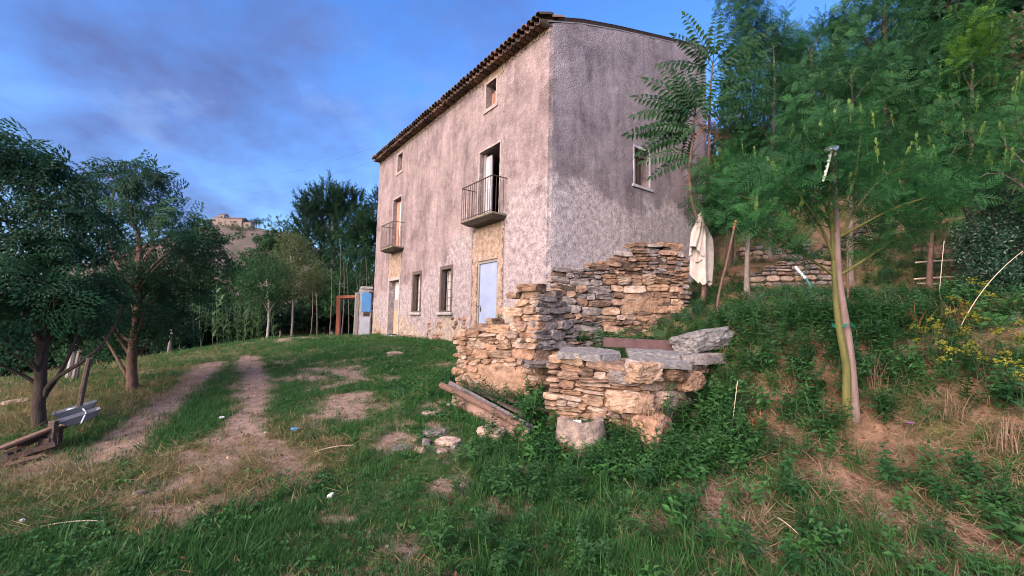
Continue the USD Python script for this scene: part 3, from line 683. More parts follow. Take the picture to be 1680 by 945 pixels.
# the wall with the pier, left of the slab bench
PA, PB, PC = np.array([.36, 6.0]), np.array([-.82, 6.96]), np.array([.80, 6.34])
w = thing('ruined_wall', 'low warm stone ruin wall rising to a stepped pier, in front of the blue door', 'ruined wall')
_L = np.linalg.norm(PB - PA)
topA = lambda s: .035 * math.sin(9 * s) + .03 * math.sin(23 * s + 1) + float(np.interp(s, [0, .30, .31, .42, .43, .62, 1.0, 1.3, _L], [2.04, 2.04, 1.90, 1.90, 1.62, 1.56, 1.55, 1.52, 1.47]))
lay(w, PA, PB, lambda s: .36 + .08 * s, topA, lambda c, z, r: stone_mats[r.choice([0, 0, 1, 1, 3] if z < 1.5 else [0, 1, 2, 3])], np.random.default_rng(11), (.055, .14), (1.2, 3.4), .26, 2, out=.012, rough=.2)
lay(w, PA, PC, lambda s: .36, lambda s: 2.02 - .25 * s, lambda c, z, r: stone_mats[r.choice([4, 5, 4] if z > 1.2 else [0, 1, 2])], np.random.default_rng(12), (.08, .15), (1.4, 3.6), .26, 2)
lay(w, PC, PC + np.array([-.25, .5]), lambda s: .5, lambda s: 1.9 - .2 * s, pick_from(4, 5, 2), np.random.default_rng(15), (.08, .15), (1.4, 3.0), .22, 1)
lay(w, PB, PB + np.array([.45, .35]), lambda s: .5, lambda s: 1.45, pick_from(0, 1, 2), np.random.default_rng(16), (.08, .15), (1.4, 3.0), .22, 1)
dA = (PB - PA) / _L; nA = np.array([dA[1], -dA[0]]); nA = nA if nA[1] < 0 else -nA
dC = (PC - PA) / np.linalg.norm(PC - PA); nC = np.array([dC[1], -dC[0]])
def topcore(x, y):
    s = float(np.dot(np.array([x, y]) - PA, dA))
    return topA(min(max(s, 0), _L)) - .05
i0 = PA - nA * .012 + dC * .02
core(w, [i0, PB - nA * .012 - dA * .03, PB - nA * .45 - dA * .03, PA - nA * .45 + dA * .3, PC - dC * .04 + nC * -.35, PC - dC * .04 - nC * .035], .1, topcore, earth_mortar, .03, 5)
# mortar smeared over the lower face
sm = m3.Manifold.sphere(1, 48).to_mesh(); V = np.array(sm.vert_properties[:, :3], float)
V = V * [.62, .055, .26]; V += .05 * (fbm(V * 5 + 3, 3, 8) - .5)[:, None]
R4 = np.eye(4); R4[:2, 0] = -dA; R4[:2, 1] = -nA; R4[:3, 3] = [*(PA + dA * .72 + nA * .015), .72]
ms = trimesh.Trimesh(V, np.array(sm.tri_verts), process=False); ms.apply_transform(R4)
part(w, 'mortar_patch', ms, earth_mortar)
# the stone that sticks out between pier and bench
m = stone(.62, .42, .085, np.random.default_rng(4), 3, .12, .8); m.apply_transform(trimesh.transformations.rotation_matrix(.25, [0, 0, 1])); m.apply_translation([.50, 6.02, 1.02])
part(w, 'ledge_stone', m, stone_mats[4])
for x, y, z, a, b, c, k in ((.28, 6.12, 2.08, .34, .26, .11, 0), (.05, 6.32, 1.98, .20, .2, .09, 1), (.60, 6.30, 2.0, .22, .2, .09, 5)):
    m = stone(a, b, c, np.random.default_rng(int(x * 100)), 2, .14, .75); m.apply_transform(trimesh.transformations.rotation_matrix(-.68, [0, 0, 1])); m.apply_translation([x, y, z]); part(w, 'stone', m, stone_mats[k])

# the rear ruin wall under the gable
w = thing('ruined_wall', 'tall dry stone ruin wall standing against the grey gable, grass on its top', 'ruined wall')
RA, RB = np.array([.80, 8.25]), np.array([3.42, 8.62])
_L2 = np.linalg.norm(RB - RA)
topR = lambda s: .03 * math.sin(8 * s + 1) + .025 * math.sin(19 * s) + float(np.interp(s, [0, .10, .5, .95, 1.2, 1.25, 1.55, 1.6, 2.3, 2.55, _L2], [2.36, 2.60, 2.68, 2.72, 2.82, 2.95, 2.98, 3.14, 3.20, 3.17, 3.12]))
lay(w, RA, RB, lambda s: 1.0, topR, lambda c, z, r: stone_mats[r.choice([4, 5, 4, 2] if c < 1.05 else ([0, 2, 4, 2, 4] if z > 2.6 else [0, 1, 2, 0, 3]))], np.random.default_rng(21), (.055, .165), (1.3, 3.6), .28, 2, gap=.014, rough=.2)
lay(w, RB, RB + np.array([-.1, .45]), lambda s: 1.2, lambda s: 3.1, pick_from(0, 2, 4), np.random.default_rng(22), (.09, .16), (1.3, 3), .24, 1)
lay(w, RA, RA + np.array([-.06, .4]), lambda s: 1.0, lambda s: 2.5, pick_from(0, 1, 2), np.random.default_rng(23), (.09, .16), (1.3, 3), .24, 1)
dR = (RB - RA) / _L2; nR = np.array([dR[1], -dR[0]])
core(w, [RA + dR * .05 - nR * .022, RB - dR * .05 - nR * .022, RB - dR * .05 - nR * .45, RA + dR * .05 - nR * .45], .6, lambda x, y: topR(min(max(float(np.dot(np.array([x, y]) - RA, dR)), 0), _L2)) - .07, dark_mortar, .03, 15)
for k in range(9):
    rng = np.random.default_rng(300 + k); s = [.2, .55, .9, 1.1, 1.45, 1.75, 2.05, 2.3, 2.5][k]
    m = stone(rng.uniform(.25, .42), .34, rng.uniform(.06, .10), rng, 2, .12, .75); p = RA + dR * s - nR * .15
    m.apply_transform(trimesh.transformations.rotation_matrix(rng.normal(.1, .15), [0, 0, 1]) @ trimesh.transformations.rotation_matrix(rng.normal(0, .06), [0, 1, 0])); m.apply_translation([*p, topR(s) + .0]); part(w, 'stone', m, stone_mats[[5, 4, 2, 0, 4, 2, 4, 2, 0][k]])

for s_, z_, a_, b_ in ((1.75, 2.0, .40, .22), (2.25, 1.6, .34, .26)):   # earth still smeared over the joints
    sm = m3.Manifold.sphere(1, 40).to_mesh(); V = np.array(sm.vert_properties[:, :3], float) * [a_, .03, b_]; V += .05 * (fbm(V * 6 + s_, 3, 8) - .5)[:, None]
    R4 = np.eye(4); R4[:2, 0] = dR; R4[:2, 1] = -nR; R4[:3, 3] = [*(RA + dR * s_ + nR * -.004), z_]
    ms = trimesh.Trimesh(V, np.array(sm.tri_verts), process=False); ms.apply_transform(R4); part(w, 'mortar_patch', ms, earth_mortar)

# the slab topped bench in front
w = thing('slab_topped_bench', 'stone masonry bench block topped with rough grey slabs', 'stone bench')
F0, F1, F2 = np.array([.585, 5.20]), np.array([1.50, 4.72]), np.array([2.42, 5.42])
lay(w, F0, F1, lambda s: .20, lambda s: 1.20 - .03 * s, lambda c, z, r: stone_mats[r.choice([0, 1, 1, 3, 3, 0] if z < .9 else [0, 1, 4, 3, 2])], np.random.default_rng(31), (.05, .15), (1.5, 3.6), .26, 2, out=.008, gap=.011, rough=.2)
lay(w, F1, F2, lambda s: .25 + .32 * s, lambda s: 1.13 + .06 * s, pick_from(0, 1, 1, 3, 4), np.random.default_rng(32), (.09, .19), (1.5, 3.2), .26, 2, out=.008, gap=.013)
lay(w, F0, F0 + np.array([.3, .5]), lambda s: .25, lambda s: 1.18, pick_from(0, 1, 2), np.random.default_rng(33), (.08, .14), (1.5, 3.2), .22, 1)
core(w, [F0 + [.05, .03], F1 + [0, .06], F2 + [-.04, .03], [2.0, 6.0], [.95, 5.9]], .0, lambda x, y: 1.13, earth_mortar, .02, 25)
def slab(poly, z, th, tilt, seed, mat, lab=None):
    P = np.array(poly, float); c = P.mean(0)
    m = m3.CrossSection([(P - c).tolist()]).extrude(th).refine_to_length(.05).to_mesh()
    V = np.array(m.vert_properties[:, :3], float)
    o = seed * 7.1
    V[:, :2] *= 1 + .10 * (fbm(np.c_[V[:, :2] * 5, V[:, 2] * 8] + o, 3, 3) - .5)[:, None]
    V[:, 2] += .035 * (fbm(V * 4 + o, 3, 9) - .5) + .02 * (fbm(V * 16 + o, 2, 4) - .5)
    V[:, 2] += V[:, 0] * tilt[0] + V[:, 1] * tilt[1]
    V[:, :2] += c; V[:, 2] += z - th
    return part(w, 'top_slab', trimesh.Trimesh(V, np.array(m.tri_verts), process=False), mat, label=lab)
slabm = M('slab_stone', (.085, .08, .083), (.20, .188, .188), 18, .92, .03, 50, c3=(.32, .30, .295))
slab([(.55, 5.10), (1.02, 4.93), (1.30, 5.12), (1.34, 5.40), (1.05, 5.85), (.70, 5.75)], 1.262, .075, (0, .045), 1, slabm, 'wide flat grey slab at the left end of the bench')
slab([(1.36, 4.98), (1.62, 4.66), (1.98, 4.74), (2.0, 5.02), (1.52, 5.22)], 1.205, .05, (-.05, .14), 2, slabm, 'thin pointed grey slab jutting over the corner of the bench')
slab([(1.42, 5.25), (1.98, 5.08), (2.22, 5.30), (2.05, 5.62), (1.5, 5.65)], 1.265, .055, (-.02, .06), 3, slabm)
slab([(2.0, 5.12), (2.35, 5.20), (2.72, 5.45), (2.5, 5.8), (2.1, 5.5)], 1.255, .12, (0, .05), 4, stone_mats[4])
m = stone(.64, .44, .23, np.random.default_rng(77), 3, .22, .6); m.apply_transform(trimesh.transformations.rotation_matrix(-.20, [0, 1, 0]) @ trimesh.transformations.rotation_matrix(.45, [0, 0, 1])); m.apply_translation([2.50, 5.70, 1.40])
part(w, 'boulder', m, slabm, label='big grey boulder at the right end of the bench')
for px_, py_, D_, a, b, c, k, rz in ((1055, 610, 4.74, .34, .3, .20, 1, .3), (1100, 612, 4.9, .36, .3, .16, 0, .6), (1035, 660, 4.80, .46, .22, .22, 1, -.35), (1085, 655, 4.86, .28, .24, .2, 3, .6), (1030, 618, 4.86, .38, .2, .16, 4, -.4), (1130, 625, 5.0, .30, .24, .2, 0, .6)):
    m = stone(a, b, c, np.random.default_rng(px_), 3, .30, .38); m.apply_transform(trimesh.transformations.rotation_matrix(rz, [0, 0, 1])); m.apply_translation(at(px_, py_, D_)); part(w, 'stone', m, stone_mats[k])

# broken half-round stone basin at the foot of the bench
w = thing('stone_basin', 'broken half-round stone basin in the weeds at the foot of the bench', 'basin', (.78, 4.78, 0))
a = np.linspace(-math.pi * .98, math.pi * .20, 40)
rows_ = [(.235, .12), (.25, .34), (.24, .565), (.18, .57), (.175, .45), (.0, .44)]
V = np.array([[r * math.cos(t) * (1.08), r * math.sin(t), z] for r, z in rows_ for t in a])
V += .09 * (fbm(V * 6, 3, 2) - .5)[:, None] * [1, 1, .9]
n = len(a); i, j = np.meshgrid(np.arange(len(rows_) - 1), np.arange(n - 1), indexing='ij'); k0 = (i * n + j).ravel()
q = np.stack([k0, k0 + 1, k0 + n + 1, k0 + n], 1)
part(w, 'bowl', trimesh.Trimesh(V, np.vstack([q[:, [0, 1, 2]], q[:, [0, 2, 3]]]), process=False), M('basin_stone', (.105, .08, .072), (.235, .18, .155), 9, .93, .03, 26, c3=(.42, .32, .25)))
part(w, 'base', cat([trimesh.Trimesh((lambda s: s.vertices * [1, 1, 1] + [0, .02, .22])(stone(.50, .45, .30, np.random.default_rng(5), 3, .12, .4)), _ico[3].faces, process=False)]), stone_mats[0])
m = stone(.09, .07, .06, np.random.default_rng(6), 2); m.apply_translation([.72, 4.68, .53])
tag(part(None, 'white_pebble', m, M('chalk', (.6, .58, .55), (.75, .73, .7), 9)), 'small white lump lying in the half-round basin', 'pebble')

def loose(name, label, px_, py_, size, k, seed, flat=.45, catg='stone', mat=None, sink=.3):
    p = hit(px_, py_); m = stone(size, size * .8, size * flat, np.random.default_rng(seed), 3 if size > .15 else 2, .28, .32)
    m.apply_transform(trimesh.transformations.rotation_matrix(seed, [0, 0, 1])); m.apply_translation([p[0], p[1], g(p[0], p[1]) + size * flat * (.5 - sink)])
    return tag(part(None, name, m, mat or stone_mats[k]), label, catg)
loose('boulder', 'tall orange rock with dry straw hanging at the foot of the bench', 1066, 742, .36, 0, 51, 1.2, 'rock', sink=.1)
loose('boulder', 'smaller buff rock just right of the straw covered rock', 1088, 738, .20, 1, 52, 1.1, 'rock')
loose('loose_stone', 'pale rounded stone against the leaning board', 808, 714, .30, 3, 53)
loose('loose_stone', 'flat grey-white stone among rubble left of the boards', 712, 712, .28, 4, 54, .2)
loose('loose_stone', 'pinkish flat stone in the grass above the rubble', 706, 680, .22, 3, 55, .25)
loose('loose_stone', 'long pale flat stone in the rubble patch', 735, 727, .26, 3, 56, .25)
loose('loose_stone', 'small grey stone at the left edge of the rubble patch', 660, 738, .20, 4, 57, .25)
loose('loose_stone', 'white stone lying alone in the foreground grass', 543, 817, .06, 3, 58, .8, mat=M('white_stone', (.42, .42, .42), (.6, .6, .59), 12))
loose('loose_stone', 'pale slab lying in the dry grass far left', 26, 662, .36, 3, 59, .2)
loose('loose_stone', 'flat pale stone by the house wall in the grass', 648, 583, .42, 3, 60, .25)
loose('loose_stone', 'white stone on the upper terrace beside the acacia', 1459, 488, .20, 3, 61, .5)
loose('loose_stone', 'buff block at the foot of the bank right of the bench', 1150, 690, .22, 3, 62, .7)
for k, (px_, py_, s) in enumerate([(1466, 842, .075), (1450, 848, .06), (1440, 836, .05), (1480, 858, .05), (1250, 905, .06), (1270, 925, .045), (1225, 925, .05), (1170, 845, .07), (1185, 860, .05), (960, 762, .05), (700, 730, .12), (690, 742, .1), (725, 745, .11), (745, 735, .09), (680, 725, .08), (1240, 715, .09), (1290, 690, .07), (1330, 715, .06), (215, 838, .06), (228, 812, .08), (300, 805, .06)]):
    _pl = ['in the cluster on the right hand path', 'in the cluster in the bottom right bare patch', 'on the bare patch before the bench', 'in the rubble patch left of the boards', 'on the dirt between bench and acacia', 'on the earth at the lower left']
    _pi = [0, 0, 0, 0, 1, 1, 1, 2, 2, 2, 3, 3, 3, 3, 3, 4, 4, 4, 5, 5, 5]
    _o = ['first', 'second', 'third', 'fourth', 'fifth'][_pi[:k].count(_pi[k])]
    p = loose('pebble', f'{_o} small stone {_pl[_pi[k]]}', px_, py_, s, [3, 4, 1][k % 3], 400 + k, .6)

# ------------------------------------------------------------------ boards and poles by the ruin
wood_old = M('wood_old', (.05, .04, .042), (.15, .125, .128), 6, .88, .02, 20, stretch=(3.0, 9, 9), c3=(.28, .245, .25))
wood_brown = M('wood_brown', (.085, .05, .038), (.19, .115, .088), 5, .85, .01, 24, stretch=(3, 9, 9))
wood_dark = M('wood_dark', (.05, .036, .03), (.14, .10, .08), 5, .88, .012, 24, stretch=(3, 9, 9))
def beam(p0, p1, w_, h_, roll=0.0, seed=0, amp=.012, seg=14):
    p0, p1 = np.asarray(p0, float), np.asarray(p1, float)
    L = np.linalg.norm(p1 - p0); d = (p1 - p0) / L
    a = np.cross(d, [0, 0, 1] if abs(d[2]) < .95 else [0, 1, 0]); a /= np.linalg.norm(a); b = np.cross(a, d)
    a, b = a * math.cos(roll) + b * math.sin(roll), b * math.cos(roll) - a * math.sin(roll)
    m = m3.Manifold.cube([L, w_, h_], False).translate([0, -w_ / 2, -h_ / 2]).refine_to_length(max(.04, min(w_, h_))).to_mesh()
    V = np.array(m.vert_properties[:, :3], float)
    for k in (1, 2):
        V[:, k] += amp * 2 * (fbm(V * [3, 9, 9] + seed + 5 * k, 3, k) - .5)
    V[:, 0] += amp * 4 * (fbm(V * [0, 14, 14] + seed, 2, 7) - .5)
    V = p0 + V[:, :1] * d + V[:, 1:2] * a + V[:, 2:] * b
    return trimesh.Trimesh(V, np.array(m.tri_verts), process=False)
tag(part(None, 'leaning_board', beam(at(742, 656, 6.15), at(864, 722, 4.92), .035, .26, .10, 3), M('rusty_board', (.11, .062, .05), (.21, .13, .108), 5, .85, .012, 18, c3=(.29, .195, .165))), 'wide reddish board on edge in the grass under the poles', 'board')
tag(part(None, 'round_pole', tube(curve([at(724, 632, 6.25), at(790, 664, 5.55), at(862, 704, 4.95)], 16), np.linspace(.045, .036, 16) * 1.0, 10), wood_brown), 'smooth brown round pole lying along the board', 'pole')
tag(part(None, 'weathered_beam', beam(at(743, 632, 6.35), at(868, 700, 5.05), .16, .075, .5, 6, .022), wood_old), 'grey weathered split beam lying beside the brown pole', 'beam')
tag(part(None, 'round_pole', tube(curve([at(750, 640, 6.2), at(805, 669, 5.55), at(868, 706, 5.0)], 14), .022, 8), wood_old), 'thin grey pole between the brown pole and weathered beam', 'pole')
tag(part(None, 'round_pole', tube(curve([at(767, 616, 6.55), at(785, 634, 6.3), at(830, 655, 5.95), at(900, 676, 5.5)], 18), np.linspace(.016, .024, 18), 8), wood_dark), 'thin crooked dark branch lying nearest the ruin wall', 'branch')
tag(part(None, 'dark_plank', beam(at(770, 634, 6.4), at(880, 690, 5.25), .12, .03, .2, 9, .01), wood_dark), 'dark rotten plank behind the weathered beam', 'plank')
rust = M('rust', (.055, .030, .032), (.115, .065, .066), 8, .6, .003, 50)
w = thing('steel_beam', 'dark brown channel beam lying behind the slabs of the bench', 'beam')
b0, b1 = at(990, 561, 5.95), at(1112, 567, 5.85)
part(w, 'web', beam(b0, b1, .012, .11, 0, 1, .001), rust); part(w, 'flange', beam(b0 + [0, .035, .058], b1 + [0, .035, .058], .08, .01, 0, 1, .001), rust); part(w, 'flange', beam(b0 + [0, .035, -.058], b1 + [0, .035, -.058], .08, .01, 0, 1, .001), rust)

# ------------------------------------------------------------------ chute and troughs under the left tree
zinc = M('grey_trough', (.085, .09, .105), (.17, .175, .20), 6, .6, .004, 30)
def trough(p0, p1, w_, h_, name, label):
    p0, p1 = np.asarray(p0, float), np.asarray(p1, float)
    d = p1 - p0; L = np.linalg.norm(d); d /= L; a = np.cross(d, [0, 0, 1]); a /= np.linalg.norm(a); b = np.cross(a, d)
    T = np.eye(4); T[:3, 0] = d; T[:3, 1] = a; T[:3, 2] = b; T[:3, 3] = p0
    if np.linalg.det(T[:3, :3]) < 0: T[:3, 1] *= -1
    o = thing(name, label, 'trough'); t = .014
    def put(nm, pts):
        m = trimesh.convex.convex_hull(np.array(pts)); m.apply_transform(T); part(o, nm, m, zinc)
    hb = w_ * .32
    put('floor', [(x, y, z) for x in (.06, L - .06) for y in (-hb, hb) for z in (0, t)])
    for sg in (-1, 1):
        put('side', [(.06, sg * hb, 0), (L - .06, sg * hb, 0), (0, sg * w_ / 2, h_), (L, sg * w_ / 2, h_), (.06, sg * (hb + t), 0), (L - .06, sg * (hb + t), 0), (0, sg * (w_ / 2 + t), h_), (L, sg * (w_ / 2 + t), h_)])
    for x0, x1 in ((.06, 0), (L - .06, L)):
        put('end', [(x0, -hb, 0), (x0, hb, 0), (x1, -w_ / 2, h_), (x1, w_ / 2, h_), (x0 + t, -hb, 0), (x0 + t, hb, 0), (x1 + t, -w_ / 2, h_), (x1 + t, w_ / 2, h_)])
trough(at(90, 690, hit(88, 745)[1] + .3), at(160, 668, hit(88, 745)[1] + .55), .17, .085, 'grey_trough', 'grey trough with a white bag in it, upper of the pair by the tree')
trough(at(98, 702, hit(88, 745)[1] + .1), at(165, 680, hit(88, 745)[1] + .35), .16, .08, 'grey_trough', 'empty grey trough resting at the top of the plank chute, lower of the pair')
m = stone(.14, .09, .06, np.random.default_rng(2), 3, .3, .2); m.apply_translation(at(122, 674, hit(88, 745)[1] + .42)); tag(part(None, 'white_bag', m, M('white_plastic', (.36, .38, .43), (.48, .50, .55), 6, .5)), 'crumpled white plastic bag in the upper grey trough', 'bag')
tag(part(None, 'cord', tube(curve([at(134, 668, hit(88, 745)[1] + .42), at(139, 674, hit(88, 745)[1] + .36), at(137, 686, hit(88, 745)[1] + .12), at(133, 694, hit(88, 745)[1] + .06)], 10), .008, 5), M('cord', (.5, .5, .52), (.6, .6, .62), 5)), 'white cord tied round the grey troughs', 'cord')
tag(part(None, 'prop_pole', tube(curve([at(129, 676, hit(88, 745)[1] + .45), at(138, 628, hit(88, 745)[1] + .42), at(147, 588, hit(88, 745)[1] + .4)], 8), .028, 8), wood_dark), 'dark pole standing in the trough and leaning on a branch', 'pole')
w = thing('plank_chute', 'brown plank chute sloping down from the troughs on a rough frame', 'chute')
Dn, Df = hit(14, 760)[1], hit(88, 745)[1]
c0, c1 = at(102, 698, Df + .12), at(6, 736, Dn)
for k, o in enumerate((-.11, .0, .11)):
    part(w, 'plank', beam(c0 + [0, o, .0], c1 + [0, o, 0], .105, .022, 0, 20 + k, .004), wood_brown)
for px_, D_, pt_ in ((12, Dn, 742), (26, Dn + .16, 736), (88, Df, 690), (96, Df + .2, 700)):
    p = at(px_, pt_, D_); part(w, 'leg', beam([p[0], p[1], g(p[0], p[1]) - .05], p, .07, .05, 0, px_, .004), wood_dark)
part(w, 'brace', beam(at(12, 752, Dn - .02), at(90, 728, Df - .02), .02, .05, 0, 2, .004), wood_brown)
part(w, 'brace', beam(at(12, 742, Dn + .1), at(84, 712, Df + .1), .02, .04, 0, 4, .004), wood_brown)
part(w, 'brace', beam(at(25, 752, Dn + .05), at(80, 736, Df), .02, .04, 0, 3, .004), wood_dark)
p = at(78, 722, Df); part(w, 'block', box(p[0] - .06, p[0] + .06, p[1] - .05, p[1] + .05, p[2] - .07, p[2] + .03, .01), wood_brown)
p0, p1 = hit(4, 770), hit(72, 752)
tag(part(None, 'loose_plank', beam(p0 + [0, 0, .03], p1 + [0, 0, .03], .12, .025, 0, 5, .006), wood_brown), 'loose brown plank on the ground below the chute', 'plank')

# ------------------------------------------------------------------ beyond the far end of the house
orange = M('orange_paint', (.20, .062, .032), (.32, .11, .055), 4, .7, .004)
w = thing('timber_frame', 'orange-brown timber post and lintel beyond the far end of the house', 'frame')
a0 = hit(555, 545); D_ = 20.6
q0, q1 = at(555, 546, D_), at(556, 490, D_); r1 = at(600, 488, D_ - .2)
part(w, 'post', beam(q0 - [0, 0, .3], q1, .17, .17, 0, 1, .006), orange); part(w, 'lintel', beam(q1 + [-.1, 0, .07], r1 + [0, 0, .07], .12, .13, 0, 2, .006), orange)
part(w, 'post', beam(at(601, 550, D_ - .2) - [0, 0, .3], r1, .15, .15, 0, 3, .006), orange); part(w, 'rafter', beam(q1 + [0, .1, .05], q1 + [.2, 3.0, .1], .1, .1, 0, 2, .006), orange)
w = thing('meter_cabinet', 'slim cabinet with blue upper and white lower door by the house end', 'cabinet')
c = at(598, 552, 19.4); zg = g(c[0], c[1]); T = trimesh.transformations.rotation_matrix(math.radians(28), [0, 0, 1]); T[:3, 3] = [c[0], c[1], zg - .05]
def cab(nm, m, mat):
    m.apply_transform(T); part(w, nm, m, mat)
cab('back_panel', box(-.28, .25, 0, .22, 0, 2.12, .01), mats['grey_stone']); cab('blue_door', box(-.19, .21, -.03, -.002, 1.10, 1.98, .005), M('blue_paint', (.07, .20, .42), (.10, .25, .48), 3, .5))
cab('white_door', box(-.22, .20, -.03, -.002, .06, .88, .005), M('white_paint', (.30, .31, .36), (.40, .41, .45), 4, .5)); cab('gap_panel', box(-.10, .16, -.02, -.001, .90, 1.08), mats['iron']); cab('cap', box(-.24, .28, -.05, .24, 2.12, 2.24, .02), mats['grey_stone']); cab('side_post', box(-.46, -.30, .0, .2, 0, 1.95, .01), mats['grey_wood'])
w = thing('garden_wall', 'ragged stone wall stub joining the far house corner beside the cabinet', 'wall stub')
A_, B_ = hp(.12, 11.85), hp(.12, 13.4)
lay(w, A_, B_, lambda s: .75, lambda s: 2.75 - .35 * s, pick_from(0, 1, 2), np.random.default_rng(61), (.14, .22), (1.3, 2.6), .3, 1)
core(w, [A_ + E2 * .06, B_ + E2 * .06, B_ + E2 * .4, A_ + E2 * .4], .4, lambda x, y: 2.1, earth_mortar, .03, 65, .12)
m = tile = beam([*hp(-.05, 11.9), 2.80], [*hp(-.05, 12.6), 2.62], .25, .05, 0, 4, .01); part(w, 'tile', m, tile_mats[1])

# ------------------------------------------------------------------ terrace walls on the slope
def terrace(label, A, B, h, seed, rows, sub=1, hz=None):
    w = thing('terrace_wall', label, 'dry stone wall')
    A, B = np.asarray(A, float), np.asarray(B, float); L = np.linalg.norm(B - A)
    zb = lambda s: g(*(A + (B - A) * s / L)) - .05
    zt = lambda s: zb(s) + .05 + h * (hz(s / L) if hz else 1)
    # laid on a level base that follows the slope
    rng = np.random.default_rng(seed)
    lay(w, A, B, zb, zt, pick_from(3, 4, 3, 1, 4), rng, rows, (1.2, 2.8), .22, sub, rough=.2)
    d = (B - A) / L; n = np.array([d[1], -d[0]]); n = n if n[1] < 0 else -n
    core(w, [A - n * .04, B - n * .04, B - n * .5, A - n * .5], min(zb(0), zb(L)) - .3, lambda x, y: zt(min(max(float(np.dot(np.array([x, y]) - A, d)), 0), L)) - .1, dark_mortar, .04, seed, .1)
terrace('collapsed pale rubble terrace wall behind the acacia trunk', (5.15, 9.15), (6.85, 9.05), .62, 71, (.07, .14), hz=lambda t: [.55, .75, .95, 1.15, .9, .8][int(t * 5.99)])
terrace('low grey terrace wall higher up by the red tipped stake', (7.3, 13.55), (9.3, 13.3), .52, 72, (.09, .16))
terrace('pale rubble terrace wall half hidden by acacia fronds on the slope', (8.9, 12.6), (12.2, 12.3), .60, 73, (.10, .18))

# ------------------------------------------------------------------ foliage pieces (all grow along +z from the origin)
def leaves(P, D, N, L, W, fold=.25, tipw=.0):
    """n folded leaves as one mesh: base P, direction D, normal N, length L, width W."""
    P, D, N = (np.atleast_2d(np.asarray(a, float)) for a in (P, D, N))
    n = len(P); P, D, N = (np.broadcast_to(a, (n, 3)) for a in (P, D, N))
    L, W = np.broadcast_to(L, (n,))[:, None], np.broadcast_to(W, (n,))[:, None]
    D = D / np.linalg.norm(D, axis=1, keepdims=True)
    S = np.cross(D, N); S /= np.linalg.norm(S, axis=1, keepdims=True) + 1e-9
    U = np.cross(S, D)
    mid = P + D * L * .45
    V = np.stack([P, mid + S * W / 2 + U * W * fold, P + D * L - U * L * .12, mid - S * W / 2 + U * W * fold, mid], 1).reshape(-1, 3)
    b = np.arange(n)[:, None] * 5
    F = np.concatenate([b + [0, 1, 4], b + [1, 2, 4], b + [0, 4, 3], b + [4, 2, 3]], 0)
    return trimesh.Trimesh(V, F, process=False)

def strips(P, D, N, L, W):
    """n thin diamonds (two triangles each)."""
    D = D / np.linalg.norm(D, axis=1, keepdims=True)
    S = np.cross(D, N); S /= np.linalg.norm(S, axis=1, keepdims=True) + 1e-9
    n = len(P); L, W = np.broadcast_to(L, (n,))[:, None], np.broadcast_to(W, (n,))[:, None]
    V = np.stack([P, P + D * L * .5 + S * W / 2, P + D * L, P + D * L * .5 - S * W / 2], 1).reshape(-1, 3)
    b = np.arange(n)[:, None] * 4
    return trimesh.Trimesh(V, np.concatenate([b + [0, 1, 2], b + [0, 2, 3]], 0), process=False)

def axes(A, rng):
    """Rotations whose z axis is A (n,3), with a random roll."""
    A = A / np.linalg.norm(A, axis=1, keepdims=True)
    r = rng.normal(size=A.shape)
    X = np.cross(r, A); X /= np.linalg.norm(X, axis=1, keepdims=True)
    return np.stack([X, np.cross(A, X), A], 2)

def frond_pts(base, d, up, L, droop, n):
    """Points and tangents of an arching stalk."""
    t = np.linspace(0, 1, n)[:, None]
    p = base + d * L * t + np.array([0, 0, -1.0]) * droop * L * t ** 2
    return p, np.gradient(p, axis=0)

def mimosa_shoot(rng, n=8, L=.42, fl=.24, young=False, w=.012, pl=.085, m=10):
    out = []
    for k in range(n):
        t = (k + .5) / n
        az = k * 2.4 + rng.normal(0, .25)
        el = math.radians(rng.uniform(5, 40) if not young else 62) + t * .35
        d = np.array([math.cos(az) * math.cos(el), math.sin(az) * math.cos(el), math.sin(el)])
        q = fl * (1.05 - .45 * t) * rng.uniform(.85, 1.15)
        p, tg = frond_pts(np.array([0, 0, L * t]), d, None, q, .25 if not young else .05, m)
        tg /= np.linalg.norm(tg, axis=1, keepdims=True)
        side = np.cross(tg, [0, 0, 1.0]); side /= np.linalg.norm(side, axis=1, keepdims=True) + 1e-9
        nn = np.cross(side, tg)
        sl = pl * np.sin(np.linspace(.6, 2.75, m)) * q / fl
        for s in (-1, 1):
            dd = side * s + tg * .8 + nn * rng.normal(.04, .12, (m, 1)) - np.array([0, 0, .12])
            out.append(strips(p[1:], dd[1:], nn[1:] + rng.normal(0, .2, (m - 1, 3)), sl[1:], w))
        out.append(strips(p[:1], d[None], nn[:1], q, .005))
    out.append(tube([(0, 0, -.06), (0, 0, L)], [.005, .002], 3, False))
    return cat(out)

def pinnate(L, pairs, ll, lw, droop, rng, gap0=.15, hang=.2):
    """One pinnate leaf along +x, drooping; leaflets in pairs."""
    p, tg = frond_pts(np.zeros(3), np.array([1.0, 0, .35]), None, L, droop, pairs + 2)
    tg /= np.linalg.norm(tg, axis=1, keepdims=True)
    out = []
    k0 = max(1, int(gap0 * pairs))
    for s in (-1, 1):
        side = np.cross(tg, [0, 0, 1.0]) * s; side /= np.linalg.norm(side, axis=1, keepdims=True)
        dd = side + tg * .45 + np.array([0, 0, -hang]) + rng.normal(0, .10, tg.shape)
        sc = np.sin(np.linspace(.9, 2.6, len(p)))
        out.append(leaves(p[k0:], dd[k0:], np.cross(side * s, tg)[k0:] + rng.normal(0, .15, tg[k0:].shape), ll * sc[k0:], lw * sc[k0:]))
    out.append(leaves(p[-1:], tg[-1:], np.cross(side, tg)[-1:], ll * .8, lw * .8))
    out.append(tube(p, np.linspace(.004, .0015, len(p)) * L / .5, 3, False))
    return cat(out)

